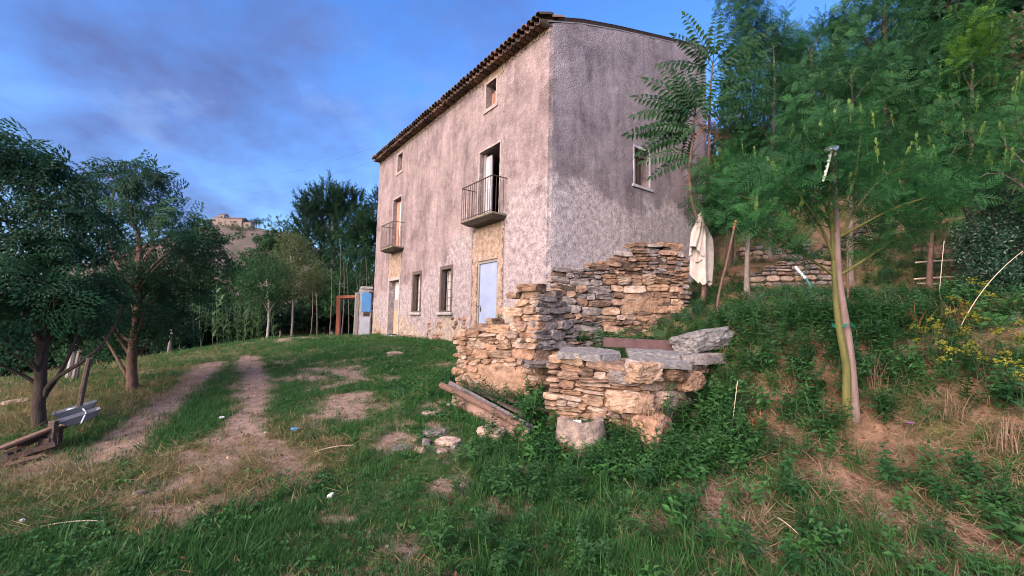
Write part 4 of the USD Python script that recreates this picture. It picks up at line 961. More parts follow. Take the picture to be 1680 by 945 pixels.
def melia_cluster(rng, n=7):
    out = []
    for k in range(n):
        L = rng.uniform(.36, .56); m = 4
        az = k * 2 * math.pi / n + rng.normal(0, .3)
        d = np.array([math.cos(az), math.sin(az), rng.uniform(.15, .55)])
        p, tg = frond_pts(np.zeros(3), d, None, L, .55, m + 2)
        out.append(tube(p, .003, 3, False))
        for i in range(2, m + 2):
            sl = L * .42 * math.sin(.8 + 1.9 * i / (m + 2))
            for s in (-1, 1):
                side = np.cross(tg[i], [0, 0, 1.0]); side /= np.linalg.norm(side)
                dd = side * s + tg[i] / np.linalg.norm(tg[i]) * .55
                q, tq = frond_pts(p[i], dd / np.linalg.norm(dd), None, sl, .45, 4)
                sd = np.cross(tq, [0, 0, 1.0]); sd /= np.linalg.norm(sd, axis=1, keepdims=True) + 1e-9
                for e in (-1, 1):
                    out.append(leaves(q[1:], sd[1:] * e + tq[1:] / np.linalg.norm(tq[1:], axis=1, keepdims=True) * .7 + [0, 0, -.35], np.array([0, 0, 1.0]) + rng.normal(0, .2, (3, 3)), .075, .029))
                out.append(leaves(q[-1:], tq[-1:], [[0, 0, 1.0]], .08, .03))
    return cat(out)

def broad_sprig(rng, n=16, L=.30, ll=.06, lw=.032, up=.5):
    t = rng.uniform(.1, 1, n); az = rng.uniform(0, 2 * math.pi, n)
    D = np.stack([np.cos(az), np.sin(az), up + rng.normal(0, .35, n)], 1)
    P = np.stack([.03 * rng.normal(size=n), .03 * rng.normal(size=n), L * t], 1) + D * rng.uniform(0, .05, n)[:, None]
    N = np.array([0, 0, 1.0]) + rng.normal(0, .45, (n, 3))
    s = rng.uniform(.7, 1.2, n)
    return cat([leaves(P, D, N, ll * s, lw * s), tube([(0, 0, -.03), (0, 0, L)], [.004, .0015], 3, False)])

def narrow_sprig(rng, n=26, L=.5, ll=.12, lw=.016):
    t = rng.uniform(0, 1, n); az = rng.uniform(0, 2 * math.pi, n)
    D = np.stack([np.cos(az) * .5, np.sin(az) * .5, .75 + rng.normal(0, .25, n)], 1)
    P = np.stack([.02 * rng.normal(size=n), .02 * rng.normal(size=n), L * t], 1)
    return cat([leaves(P, D, rng.normal(size=(n, 3)), ll * rng.uniform(.7, 1.2, n), lw), tube([(0, 0, -.05), (0, 0, L)], [.006, .002], 3, False)])

_r = np.random.default_rng(101)
P_MIM = [mimosa_shoot(_r, 8, .42, .27, False, .0105, .085, 9) for _ in range(3)] + [mimosa_shoot(_r, 6, .34, .22, False, .0105, .075, 8)]
P_MIM2 = [mimosa_shoot(_r, 8, .46, .36, False, .018, .125, 7) for _ in range(3)]
P_YNG = [mimosa_shoot(_r, 8, .22, .10, True, .009, .035, 9), mimosa_shoot(_r, 6, .26, .08, True, .009, .03, 8)]
P_MEL = [melia_cluster(_r, 5), melia_cluster(_r, 4), melia_cluster(_r, 5)]
P_BRD = [broad_sprig(_r) for _ in range(3)]
P_BIG = [broad_sprig(_r, 14, .34, .10, .06, .3) for _ in range(2)]
P_FAR = [broad_sprig(_r, 30, .8, .17, .10, .4) for _ in range(3)]
P_FARN = [narrow_sprig(_r, 34, 1.0, .30, .05) for _ in range(3)]
P_NAR = [narrow_sprig(_r) for _ in range(2)]
LM = {
    'mimosa': leaf_mat('mimosa', (.014, .060, .020), (.042, .145, .038), .34, .6, (.15, .30, .060), .15), 'mimosa_blue': leaf_mat('mimosa_blue', (.017, .064, .025), (.048, .140, .046), .34, .6, (.14, .27, .07), .15),
    'young': leaf_mat('young', (.12, .21, .045), (.23, .33, .075), .35, .5, (.38, .43, .12)), 'melia': leaf_mat('melia', (.014, .050, .024), (.034, .105, .044), .32, .55, (.09, .20, .055), .2),
    'dark': leaf_mat('dark', (.010, .030, .015), (.021, .060, .026), .24, .6, (.042, .095, .032), .15), 'mid': leaf_mat('mid', (.016, .050, .018), (.036, .098, .030), .28, .6, (.085, .155, .042), .15),
    'olive': leaf_mat('olive', (.045, .066, .02), (.095, .118, .036), .3, .5, (.19, .165, .05)), 'reed': leaf_mat('reed', (.045, .09, .036), (.10, .17, .065), .3, .5, (.20, .24, .10)),
    'bright': leaf_mat('bright_acacia', (.06, .15, .02), (.13, .27, .035), .38, .6, (.30, .42, .07), .15),
    'ail': leaf_mat('ailanthus', (.009, .036, .012), (.020, .062, .018), .22, .5, (.04, .10, .03), .2), 'rust': leaf_mat('rust_leaf', (.16, .05, .02), (.30, .11, .05), .25, .6, (.40, .22, .10)),
    'ivy': leaf_mat('ivy', (.010, .034, .018), (.022, .066, .030), .18, .35, (.045, .10, .036), .5), 'brown': leaf_mat('brown_leaf', (.07, .05, .03), (.15, .10, .06), .25, .6, (.24, .14, .08))}
BK = {'grey': M('bark_grey', (.10, .082, .072), (.23, .19, .17), 12, .9, .012, 30, stretch=(3, 3, .7)), 'dark': M('bark_dark', (.035, .025, .021), (.095, .066, .055), 12, .9, .015, 30, stretch=(3, 3, .7)),
      'red': M('bark_red', (.065, .038, .031), (.155, .095, .076), 12, .9, .008, 40, stretch=(3, 3, .7)), 'mauve': M('bark_mauve', (.12, .08, .072), (.22, .155, .14), 12, .75, .004, 40, stretch=(3, 3, .4)),
      'green': M('bark_green', (.06, .06, .018), (.125, .118, .034), 7, .7, .004, 40, stretch=(3, 3, .4)), 'pale': M('bark_pale', (.18, .16, .15), (.34, .31, .29), 12, .9, .006, 30, stretch=(3, 3, .6))}

def tree(name, label, trunk, r0, clumps, protos, leafm, bark, seed, per=40, up=.35, size=1.0, catg='tree', group=None, r1=None, limbs=True, young=0, twig=.25, flat=.75, extra=(), bias=2.0, parent=None):
    """trunk: points from the ground up; clumps: (centre, radius) of leaf masses; every clump hangs on a limb of its own."""
    rng = np.random.default_rng(seed)
    T = curve(trunk, 14); base = T[0].copy()
    o = parent or thing(name, label, catg, base, 0, group)
    wob = .5 * r0 * (fbm(T * 3 + seed, 2, 3) - .5)[:, None]
    part(o, 'trunk', tube(T - base + wob * [1, 1, 0], np.linspace(r0, r1 or r0 * .4, 14) * (1 + .25 * np.exp(-np.arange(14) / .8)), 9), BK[bark], True)
    pos, ax, yp, ya = [], [], [], []
    tw = []
    for c, rad in clumps:
        c = np.asarray(c, float); rad = np.broadcast_to(rad, (3,)) * np.array([1, 1, flat])
        below = T[T[:, 2] < c[2] - .1]
        j = int(np.argmin(np.linalg.norm(T - (c - [0, 0, .5 * np.linalg.norm(c[:2] - T[-1, :2]) + .2]), axis=1)))
        if limbs:
            s = T[j]
            mid = (s + c) / 2 + [0, 0, .10 * np.linalg.norm(c - s)] + rng.normal(0, .05, 3) * np.linalg.norm(c - s)
            li = curve([s, mid, c], 8)
            rl = max(r0 * .42 * (1 - .6 * j / 14), .006)
            part(o, 'branch', tube(li - base, np.linspace(rl, rl * .35, 8), 6), BK[bark], True)
        n = max(3, int(per * rng.uniform(.85, 1.15)))
        d = rng.normal(size=(n, 3)); d /= np.linalg.norm(d, axis=1, keepdims=True)
        rr = rng.uniform(0, 1, n) ** (1 / bias)
        p = c + d * rr[:, None] * rad * (1 + .35 * (fbm(d * 1.7 + seed + c, 2, 2) - .5))[:, None]
        a = d * [1, 1, .6] + [0, 0, up] + rng.normal(0, .25, (n, 3))
        pos.append(p); ax.append(a)
        k = rng.random(n) < twig
        for q in p[k][:40]:
            tw.append(tube([c - base, (c + q) / 2 - base + [0, 0, .04], q - base], [.009, .006, .003], 3, False))
        if young:
            k = np.argsort(-(p[:, 2]))[:max(1, int(young * n))]
            yp.append(p[k] + [0, 0, .08]); ya.append(np.array([0, 0, 1.0]) + rng.normal(0, .2, (len(k), 3)))
    if tw:
        tag(part(o, 'twigs', cat(tw), BK[bark]), kind='stuff')
    P, A = np.vstack(pos), np.vstack(ax)
    instancer(o, 'crown', [(m, LM[leafm]) for m in protos], P - base, axes(A, rng), size * rng.uniform(.75, 1.25, len(P)), rng.integers(0, len(protos), len(P)))
    if young:
        P, A = np.vstack(yp), np.vstack(ya)
        instancer(o, 'young_shoots', [(m, LM['young']) for m in P_YNG], P - base, axes(A, rng), size * rng.uniform(.8, 1.3, len(P)), rng.integers(0, len(P_YNG), len(P)))
    return o

def cl(px, py, D, rp, k=1.0):
    """A clump whose centre lies on the ray through a pixel at depth D, with a radius given in pixels."""
    return at(px, py, D), rp / FPX * D * k

# ------------------------------------------------------------------ the two dark trees on the left
b = hit(67, 703); b1_ = np.array([b[0], b[1], g(b[0], b[1]) - .1])
c_ = [cl(*a) for a in ((10, 240, 5.6, 50), (55, 265, 5.9, 46), (-40, 262, 5.5, 60), (90, 300, 5.9, 46), (-90, 320, 5.2, 80), (25, 320, 6.2, 60), (100, 360, 5.8, 52), (-20, 380, 5.4, 70), (60, 400, 5.6, 60), (130, 430, 6.0, 50), (20, 460, 5.3, 64), (100, 485, 5.5, 52), (-60, 470, 5.0, 70), (150, 370, 6.3, 40), (-30, 540, 5.0, 40), (60, 520, 5.9, 46), (150, 500, 6.2, 50), (40, 440, 6.8, 70), (125, 520, 6.9, 44), (0, 500, 6.8, 60), (-130, 420, 5.2, 90), (-150, 540, 5.0, 70))]
t1 = tree('chinaberry_tree', 'dark leafy chinaberry tree at the left edge, forking low beside the troughs', [b1_, at(66, 640, 5.62), at(72, 570, 5.66), at(84, 490, 5.75), at(80, 400, 5.8)], 0.072, c_, P_MEL, 'melia', 'dark', 201, 8, .9, .80, flat=.34, r1=.03, twig=.3)
o = t1
for pts, r in (([at(74, 650, 5.63), at(100, 615, 5.55), at(140, 590, 5.6), at(172, 560, 5.8), at(200, 500, 6.0)], .03), ([at(76, 645, 5.63), at(110, 590, 5.7), at(128, 545, 5.8), at(140, 490, 6.0)], .026), ([at(62, 632, 5.62), at(30, 612, 5.5), at(-20, 590, 5.3), at(-80, 540, 5.2)], .024), ([at(66, 660, 5.62), at(64, 600, 5.7), at(64, 500, 5.8), at(40, 380, 5.8)], .045)):
    part(o, 'branch', tube(curve(np.array(pts) - b1_, 14), np.linspace(r, r * .4, 14), 8), BK['dark'], True)
b = hit(215, 641); b2_ = np.array([b[0], b[1], g(b[0], b[1]) - .1]); D2 = b[1]
c_ = [cl(px_, py_, D2 + dd, r) for px_, py_, dd, r in ((185, 292, 0, 34), (222, 283, .1, 34), (255, 300, .2, 28), (150, 320, .4, 40), (195, 345, -.3, 42), (245, 350, .3, 36), (290, 360, 0, 32), (325, 378, .1, 26), (338, 405, 0, 20), (270, 400, -.4, 44), (310, 425, .5, 36), (220, 410, .5, 50), (165, 400, .8, 50), (200, 460, -.6, 50), (260, 465, .2, 50), (305, 480, .3, 40), (150, 470, .6, 48), (235, 515, -.3, 44), (290, 530, .5, 34), (180, 520, .3, 44), (240, 450, 1.2, 60), (165, 545, .6, 30))]
tree('chinaberry_tree', 'second dark chinaberry tree with a straight reddish trunk left of the track', [b2_, at(217, 590, D2), at(222, 540, D2), at(228, 460, D2), at(225, 380, D2)], .085, c_, P_MEL, 'melia', 'red', 202, 7, .9, .82, flat=.34, r1=.04, twig=.3)
o2 = stage.GetPrimAtPath('/World/chinaberry_tree_001')
for pts, r in (([at(216, 585, D2), at(205, 568, D2), at(190, 545, D2 - .2), at(170, 490, D2)], .04), ([at(220, 470, D2), at(180, 400, D2), at(190, 310, D2)], .04), ([at(226, 470, D2), at(270, 420, D2), at(320, 395, D2)], .035)):
    part(o2, 'branch', tube(curve(np.array(pts) - b2_, 12), np.linspace(r, r * .4, 12), 8), BK['red'], True)

# ------------------------------------------------------------------ trees and bushes beyond the yard, left to the house
def rooted(px, py, D, sink=.2):
    p = at(px, py, D); return np.array([p[0], p[1], g(p[0], p[1]) - sink])
def far_tree(label, px, D, pts, protos, leafm, bark, seed, per, size=1.0, r0=.1, up=.5, top=None, name='tree', group=None, flat=.8, catg='tree', bias=2.0, lean=0):
    c_ = [cl(a, b_, D + rd, r) for (a, b_, r), rd in zip(pts, np.random.default_rng(seed).uniform(-1.2, 1.2, len(pts)))]
    ys = min(b_ for _, b_, _ in pts)
    b0 = rooted(px, 560, D)
    return tree(name, label, [b0, (b0 + at(px + lean, ys + 20, D)) / 2 + [.1, 0, .1], at(px + lean, ys + 20, D)], r0, c_, protos, leafm, bark, seed, int(per * 1.5), up, size, catg, group, flat=flat, bias=bias, twig=.1)
far_tree('tall dark evergreen tree with upright twigs left of the house', 545, 34, [(515, 345, 22), (535, 335, 22), (560, 335, 20), (580, 345, 18), (508, 375, 24), (540, 372, 28), (572, 378, 24), (600, 375, 18), (520, 408, 26), (556, 412, 28), (590, 410, 26), (612, 395, 18), (530, 445, 28), (575, 448, 28), (608, 440, 22), (540, 480, 26), (590, 480, 26)], P_FARN, 'dark', 'grey', 301, 60, 1.0, .2, 1.1, name='evergreen_tree', flat=1.25)
far_tree('small dark tree top showing against the sky at the house edge', 625, 40, [(622, 330, 16), (616, 350, 16), (628, 372, 18), (618, 400, 18), (625, 430, 22)], P_FARN, 'dark', 'grey', 302, 40, .8, .15, .9, name='evergreen_tree')
far_tree('mid green spreading tree under the distant hill', 440, 36, [(440, 402, 16), (462, 396, 22), (485, 400, 20), (425, 432, 20), (450, 425, 28), (480, 430, 26), (400, 455, 28), (440, 460, 30), (475, 465, 28), (425, 490, 30), (465, 495, 28)], P_FAR, 'mid', 'grey', 303, 44, .95, .18)
far_tree('thin pale topped tree behind the mid green trees', 460, 44, [(440, 372, 14), (455, 364, 14), (470, 375, 14), (485, 372, 12), (497, 385, 12)], P_FAR, 'mid', 'grey', 304, 16, .6, .12)
far_tree('yellowish green young tree with a forked pale trunk by the yard edge', 477, 19.5, [(470, 430, 22), (490, 415, 20), (500, 445, 22), (465, 455, 24), (485, 470, 22), (510, 470, 18), (478, 400, 14)], P_BRD, 'olive', 'pale', 305, 60, 1.3, .05, name='young_tree')
far_tree('young pale trunked tree left of the yellowish one', 437, 17.5, [(430, 470, 24), (450, 455, 22), (420, 490, 22), (445, 495, 24), (462, 485, 18), (415, 462, 16), (435, 440, 14)], P_BRD, 'mid', 'pale', 306, 60, 1.2, .055, name='young_tree')
for k, (px_, pts, lab) in enumerate(((585, [(560, 470, 24), (590, 460, 24), (610, 470, 20), (575, 495, 24), (605, 500, 22), (555, 505, 20)], 'dark leafy tree close to the left house wall'), (530, [(515, 470, 24), (540, 470, 24), (525, 500, 24), (550, 500, 20), (505, 500, 20)], 'olive tinged tree in the middle of the wood edge'), (380, [(352, 468, 22), (388, 452, 20), (405, 470, 24), (365, 490, 26), (395, 505, 24), (345, 505, 24), (415, 462, 16)], 'bright leafy tree behind the reeds'))):
    far_tree(lab, px_, 27 + k, pts, P_FAR, ['mid', 'olive', 'mid'][k], 'pale', 310 + k, 46, .75, .09)
_sx = [560, 572, 583, 540, 520, 598, 608, 508, 550, 592]
_ord = ['first', 'second', 'third', 'fourth', 'fifth', 'sixth', 'seventh', 'eighth', 'ninth', 'tenth', 'eleventh', 'twelfth', 'thirteenth', 'fourteenth', 'fifteenth', 'sixteenth']
rng = np.random.default_rng(9)
for k, (px_, top, lean) in enumerate(((560, 430, 4), (572, 415, -6), (583, 425, 8), (540, 440, 3), (520, 455, -4), (598, 420, 2), (608, 440, -5), (508, 470, 5), (550, 405, 9), (592, 455, -8))):
    b0 = rooted(px_, 552, 22.5 + .5 * (k % 4)); D = b0[1]
    o = thing('sapling', f'thin bare stemmed sapling in the dark wood edge, {_ord[sorted(_sx).index(px_)]} from the left', 'sapling', b0, 0, 'saplings in the wood edge left of the house')
    tp = at(px_ + lean, top, D)
    part(o, 'trunk', tube(curve([(0, 0, 0), (tp - b0) / 2 + [.08, 0, 0], tp - b0], 10), np.linspace(.034, .010, 10), 6), BK['grey'], True)
    n = 26; pp = tp - b0 + rng.normal(0, 1, (n, 3)) * [.45, .45, .5]
    instancer(o, 'crown', [(m, LM['mid']) for m in P_BRD], pp, axes(rng.normal(size=(n, 3)) + [0, 0, .5], rng), rng.uniform(1.0, 1.9, n), rng.integers(0, 3, n))
# dark bushes that close the view under the crowns
bush = [(330, 21, 540, 34, 'dark'), (375, 20, 535, 30, 'dark'), (300, 19, 555, 32, 'dark'), (255, 18, 565, 34, 'dark'), (205, 18, 575, 34, 'mid'), (150, 17, 590, 34, 'mid'), (95, 17, 592, 36, 'dark'), (40, 17, 600, 36, 'dark'), (-20, 17, 605, 40, 'dark'), (415, 23, 530, 28, 'dark'), (455, 25, 520, 30, 'dark'), (500, 27, 515, 30, 'dark'), (545, 29, 515, 30, 'dark'), (590, 30, 515, 30, 'dark'), (290, 24, 505, 44, 'mid'), (215, 23, 520, 46, 'dark'), (140, 22, 530, 50, 'dark'), (60, 22, 540, 52, 'dark'), (-20, 21, 545, 54, 'dark'), (345, 28, 480, 40, 'mid'), (565, 33, 490, 30, 'dark'), (615, 31, 500, 26, 'dark'),
        (40, 26, 480, 60, 'dark'), (130, 27, 480, 60, 'mid'), (220, 28, 470, 56, 'dark'), (300, 30, 455, 46, 'mid')]
def _bl(k, px_, D, lm):
    same = sorted((b[0], b[2]) for b in bush if (b[1] > 21.5) == (D > 21.5) and b[4] == lm)
    return f"{'dark' if lm == 'dark' else 'mid green'} {'far' if D > 21.5 else 'near'} bush under the left crowns, {_ord[same.index((px_, [b for b in bush][k][2]))]} from the left"
for k, (px_, D, py_, r, lm) in enumerate(bush):
    b0 = rooted(px_, py_, D, .3)
    rr_ = np.random.default_rng(500 + k)
    cs = [cl(px_ + rr_.uniform(-.7, .7) * r, py_ + rr_.uniform(-.5, .7) * r, D + rr_.uniform(-.8, .8), r * rr_.uniform(.5, .8)) for _ in range(5)]
    tree('bush', _bl(k, px_, D, lm), [b0, b0 + [0, 0, .5], cs[0][0]], .05, cs, P_FAR if D > 22 else P_BIG, lm, 'dark', 520 + k, 46 if D > 22 else 70, .4, .8 if D > 22 else 1.7, 'bush', 'bushes behind the left trees', limbs=False, twig=.06, flat=.9)
# reeds
def reed(rng):
    out = []
    for k in range(9):
        h = rng.uniform(.5, 2.0); az = rng.uniform(0, 6.28)
        d = np.array([math.cos(az) * .7, math.sin(az) * .7, .9])
        p, tg = frond_pts(np.array([0, 0, h]), d, None, rng.uniform(.5, .8), .75, 6)
        s = np.cross(tg, [0, 0, 1.0]); s /= np.linalg.norm(s, axis=1, keepdims=True)
        w = np.array([.022, .03, .028, .02, .012, .001])[:, None]
        V = np.vstack([p - s * w, p + s * w]); n = 6
        F = np.array([q for i in range(n - 1) for q in ([i, i + 1, n + i + 1], [i, n + i + 1, n + i])])
        out.append(trimesh.Trimesh(V, F, process=False))
    out.append(tube([(0, 0, 0), (.02, 0, 1.2), (0, .03, 2.3)], [.012, .01, .004], 4, False))
    return cat(out)
b0 = rooted(380, 560, 18.5, .1); o = thing('reed_clump', 'clump of tall arching pale green reeds at the yard edge', 'reeds', b0)
n = 46; pp = rng.normal(0, 1, (n, 3)) * [.75, .5, 0]; pp[:, 2] = -.1
instancer(o, 'canes', [(reed(np.random.default_rng(k)), LM['reed']) for k in range(3)], pp, axes(np.array([0, 0, 1.0]) + rng.normal(0, .12, (n, 3)), rng), rng.uniform(.8, 1.35, n), rng.integers(0, 3, n))
# posts and small trunks at the lawn edge
for px_, py_, h, label in ((318, 570, .75, 'short grey wooden post at the far lawn edge'), (276, 582, .9, 'short dead trunk at the lawn edge under the trees'), (112, 622, .8, 'pale split post behind the left tree'), (122, 624, .7, 'dark broken stump behind the left tree')):
    p = hit(px_, py_); tag(part(None, 'wooden_post', tube(curve([(p[0], p[1], g(p[0], p[1]) - .1), (p[0] + .03, p[1], g(p[0], p[1]) + h * .5), (p[0] + .08, p[1], g(p[0], p[1]) + h)], 6), [.07, .06, .055, .05, .05, .045], 7), BK['pale' if 'pale' in label or 'grey' in label else 'grey']), label, 'post')

# ------------------------------------------------------------------ far hill with the farmhouse on top
hx, hy = at(400, 400, 330)[:2]
hm_ = M('hill_earth', (.035, .042, .026), (.085, .070, .056), .05, .95, 0, c3=(.15, .108, .098), detail=8)
u_ = np.linspace(-1, 1, 90)
X, Y = np.meshgrid(hx + u_ * 330, hy + 60 + u_ * 200, indexing='ij')
def hillz(X, Y):
    r2 = ((X - hx) / 105) ** 2 + ((Y - hy) / 80) ** 2
    z = 82 / (1 + r2 ** 1.1) - 12
    z = np.minimum(z, 67.5 + .2 * (z - 67.5))
    return z + 10 * (fbm(np.stack([X * .012, Y * .012, X * 0], -1), 4, 8) - .5) * np.clip(r2 * 3, 0, 1)
Zh = hillz(X, Y); nn = len(u_)
i, j = np.meshgrid(np.arange(nn - 1), np.arange(nn - 1), indexing='ij'); a = (i * nn + j).ravel(); q = np.stack([a, a + nn, a + nn + 1, a + 1], 1)
p = part(None, 'hill', trimesh.Trimesh(np.stack([X.ravel(), Y.ravel(), Zh.ravel()], 1), np.vstack([q[:, [0, 1, 2]], q[:, [0, 2, 3]]]), process=False), hm_, True)
tag(p, 'bare brown distant hill with terraces', 'hill', kind='structure')
def hz1(x, y): return float(hillz(np.array([x]), np.array([y]))[0])
cx, cy = at(378, 363, 316)[:2]
w = thing('hilltop_farm', 'long pale farmhouse with a turret on the distant hilltop', 'building', (cx, cy, hz1(cx, cy) - .3))
hw = M('farm_wall', (.15, .115, .10), (.21, .165, .145), .5, .9); hr = M('farm_roof', (.10, .062, .052), (.14, .09, .078), 1, .9)
def gable(x0, x1, y0, y1, z, rise):
    return trimesh.convex.convex_hull(np.array([(x, y, z) for x in (x0, x1) for y in (y0, y1)] + [(x, (y0 + y1) / 2, z + rise) for x in (x0, x1)]))
part(w, 'wall', cat([box(-7, 11, -4, 4, -2, 5.5), box(-11, -6.9, -3.5, 3.8, -2, 6.5), box(-7, -3, -3, 3, 5.4, 8.6), box(11, 17, -3, 3, -2, 3.2)]), hw)
part(w, 'roof', cat([gable(-3.1, 11.2, -4.3, 4.3, 5.4, 1.8), gable(-7.2, -2.8, -3.2, 3.2, 8.5, 1.3), gable(-11.2, -7.2, -3.7, 4.0, 6.4, 1.2), gable(11, 17.2, -3.2, 3.2, 3.1, 1.2)]), hr)
for x, z in ((-5, 6.6), (-1, 3), (3, 3), (7, 3), (-9, 3.5), (14, 1.2)):
    part(w, 'window', box(x - .5, x + .5, -4.06 if z == 3 else -3.6, -3.9 if z == 3 else -3.45, z - .7, z + .7), mats['dark_wood'])
for k, (px_, D, r, lab) in enumerate(((398, 317, 3.2, 'round dark tree at the right end of the hilltop farm'), (353, 317, 2.4, 'small dark tree at the left end of the hilltop farm'), (421, 319, 4.2, 'dark tree on the hill brow farthest right of the farm'), (409, 317, 2, 'low shrub between the farm and the hill brow trees'), (386, 314, 1.6, 'small shrub just right of the farm turret'))):
    x, y = at(px_, 363, D)[:2]; z = hz1(x, y)
    tree('hill_tree', lab, [(x, y, z - .5), (x, y, z + r * .5), (x, y, z + r)], .3, [(np.array([x + dx * r, y, z + r * .9 + dz * r]), r * .7) for dx, dz in ((-.5, 0), (.5, .05), (0, .3))], P_FAR, 'dark', 'dark', 700 + k, 34, .4, 2.4)
_hb = sorted((float(rng.uniform(335, 440)), float(rng.uniform(385, 420)), float(rng.uniform(270, 310))) for _ in range(14))
for k, (px_, py_, D) in enumerate(_hb):
    x, y = at(px_, py_, D)[:2]; z = hz1(x, y); r = rng.uniform(1.5, 3)
    tree('hill_bush', f'small dark bush dotting the distant hill slope, {_ord[k]} from the left', [(x, y, z - .5), (x, y, z + r * .3), (x, y, z + r * .6)], .2, [(np.array([x, y, z + r * .5]), r)], P_FAR, 'mid', 'dark', 720 + k, 30, .4, 2.2, 'bush', 'bushes on the distant hill')

# ------------------------------------------------------------------ ailanthus by the gable, with the white cloth
P_AIL = [pinnate(1.0, 12, .20, .078, .40, np.random.default_rng(40 + k), .2, .35) for k in range(4)]
P_AILS = [pinnate(.30, 7, .06, .022, .6, np.random.default_rng(50 + k), .2, .5) for k in range(2)]
def place(m, pos, yaw, pitch, roll, s):
    T = trimesh.transformations.euler_matrix(roll, -pitch, yaw, 'sxyz'); T[:3, :3] *= s; T[:3, 3] = pos
    m = m.copy(); m.apply_transform(T); return m
D = 8.6
b = at(1150, 500, D); b[2] = g(b[0], b[1]) - .1
o = thing('ailanthus_tree', 'two stemmed ailanthus with long drooping pinnate leaves before the gable', 'tree', b)
s1 = curve([b, at(1157, 440, D), at(1152, 390, D), at(1136, 330, D - .1), at(1131, 290, D - .1), at(1138, 220, D), at(1140, 190, D)], 22)
s2 = curve([b + [.05, .05, 0], at(1160, 430, D + .1), at(1160, 350, D + .1), at(1162, 280, D + .1), at(1164, 200, D + .1), at(1166, 140, D + .1), at(1170, 100, D + .1)], 22)
part(o, 'trunk', tube(s1 - b, np.linspace(.050, .022, 22), 8), BK['red'], True)
part(o, 'trunk', tube(s2 - b, np.linspace(.046, .018, 22), 8), BK['red'], True)
rng = np.random.default_rng(88)
# (root pixel, direction of the leaf as seen, how far it comes forward, size)
fr = [(1140, 192, 176, .2, 1.15), (1140, 190, 160, .1, 1.1), (1141, 188, 142, .3, 1.1), (1140, 187, 124, .0, 1.05), (1142, 188, 104, .2, 1.05), (1141, 190, 84, -.2, 1.0), (1142, 190, 62, .2, .85), (1139, 198, 192, .4, 1.1), (1139, 203, 206, .1, 1.1), (1138, 210, 184, -.2, 1.15), (1139, 200, 168, .5, 1.0), (1140, 194, 150, .6, .95), (1141, 192, 115, .6, .9), (1138, 218, 200, .3, 1.0), (1140, 200, 225, .5, .8), (1142, 196, 20, .5, .8), (1141, 205, -25, .5, .7), (1136, 250, 188, .2, .95), (1136, 256, 205, .1, .85), (1140, 206, 250, .6, .7), (1142, 194, 40, .6, .8), (1139, 215, 170, .5, .9),
      (1168, 118, 168, .1, .75), (1170, 106, 120, .2, .75), (1170, 102, 85, .0, .75), (1170, 104, 52, .2, .85), (1169, 110, 28, .0, .9), (1168, 120, 8, .2, .9), (1167, 132, -12, .1, .85), (1168, 124, 40, .6, .75), (1166, 150, 15, .3, .8), (1166, 158, -20, .1, .75), (1169, 112, 140, .4, .7), (1165, 172, 10, .2, .7), (1167, 140, 200, .2, .6)]
fr = [f_ if f_[0] < 1155 else (*f_[:4], f_[4] * 1.35) for f_ in fr]
to_cam = EYE - at(1145, 200, D); to_cam /= np.linalg.norm(to_cam)
for k, (px_, py_, an_, fw, s_) in enumerate(fr):
    p0 = at(px_, py_, D if px_ < 1155 else D + .1)
    d = _right * math.cos(math.radians(an_)) + _up * math.sin(math.radians(an_)) + to_cam * fw * (-1 if k % 3 == 1 else 1)
    d /= np.linalg.norm(d)
    nrm = np.array([0, 0, .7]) + to_cam * rng.uniform(.7, 1.6) + _right * rng.normal(0, .2)
    nrm -= d * np.dot(nrm, d); nrm /= np.linalg.norm(nrm)
    T = np.eye(4); T[:3, 0] = d; T[:3, 1] = np.cross(nrm, d); T[:3, 2] = nrm; T[:3, :3] *= s_ * 1.12; T[:3, 3] = p0 - b
    m = P_AIL[k % 4].copy(); m.apply_transform(T)
    part(o, 'leaf', m, LM['ail'])
for k, (px_, py_, yaw) in enumerate(((1145, 200, .6), (1150, 215, 3.9), (1160, 195, .2), (1165, 205, 3.4), (1135, 268, 3.2), (1152, 190, 5.2), (1168, 215, 0.3), (1140, 245, 2.2))):
    part(o, 'leaf', place(P_AILS[k % 2], at(px_, py_, D) - b, yaw, -.5, .2, 1.1), LM['rust'], label='withered rusty leaf of the ailanthus')
for p0, p1 in (((1138, 250), (1162, 225)), ((1133, 270), (1150, 300)), ((1160, 290), (1146, 250)), ((1131, 285), (1118, 300)), ((1163, 240), (1185, 225))):
    part(o, 'branch', tube(curve([at(*p0, D) - b, (at(*p0, D) + at(*p1, D)) / 2 - b + [0, .05, .04], at(*p1, D) - b], 6), .009, 5), BK['red'])
# white cloth
t = np.linspace(0, 1, 26); a = np.linspace(0, 2 * math.pi, 48, endpoint=False)
c0, c1 = at(1148, 356, D - .05), at(1150, 456, D - .05)
H = c0[2] - c1[2]
V = []
for tt in t:
    c = c0 * (1 - tt) + c1 * tt + np.array([.02 * math.sin(3 * tt), 0, 0])
    r = .035 + .125 * min(tt * 2.6, 1) ** .7
    ph = 1.3 * math.sin(2.2 * tt)
    rad = r * (1 + .38 * np.sin(4 * a + ph) * min(1, tt * 2 + .3) + .18 * np.sin(9 * a + 2 * ph) + .10 * np.sin(3 * a + 4 * tt))
    zj = np.where(tt > .4, (tt - .4) * (.26 * np.sin(a + 2.4) + .14 * np.sin(2 * a) + .06 * np.sin(7 * a)), 0)
    V.append(np.stack([c[0] + rad * np.cos(a), c[1] + .6 * rad * np.sin(a), np.full(48, c[2]) - zj], 1))
V = np.vstack(V)
i, j = np.meshgrid(np.arange(25), np.arange(48), indexing='ij'); k0 = (i * 48 + j).ravel(); k1 = (i * 48 + (j + 1) % 48).ravel()
q = np.stack([k0, k0 + 48, k1 + 48, k1], 1)
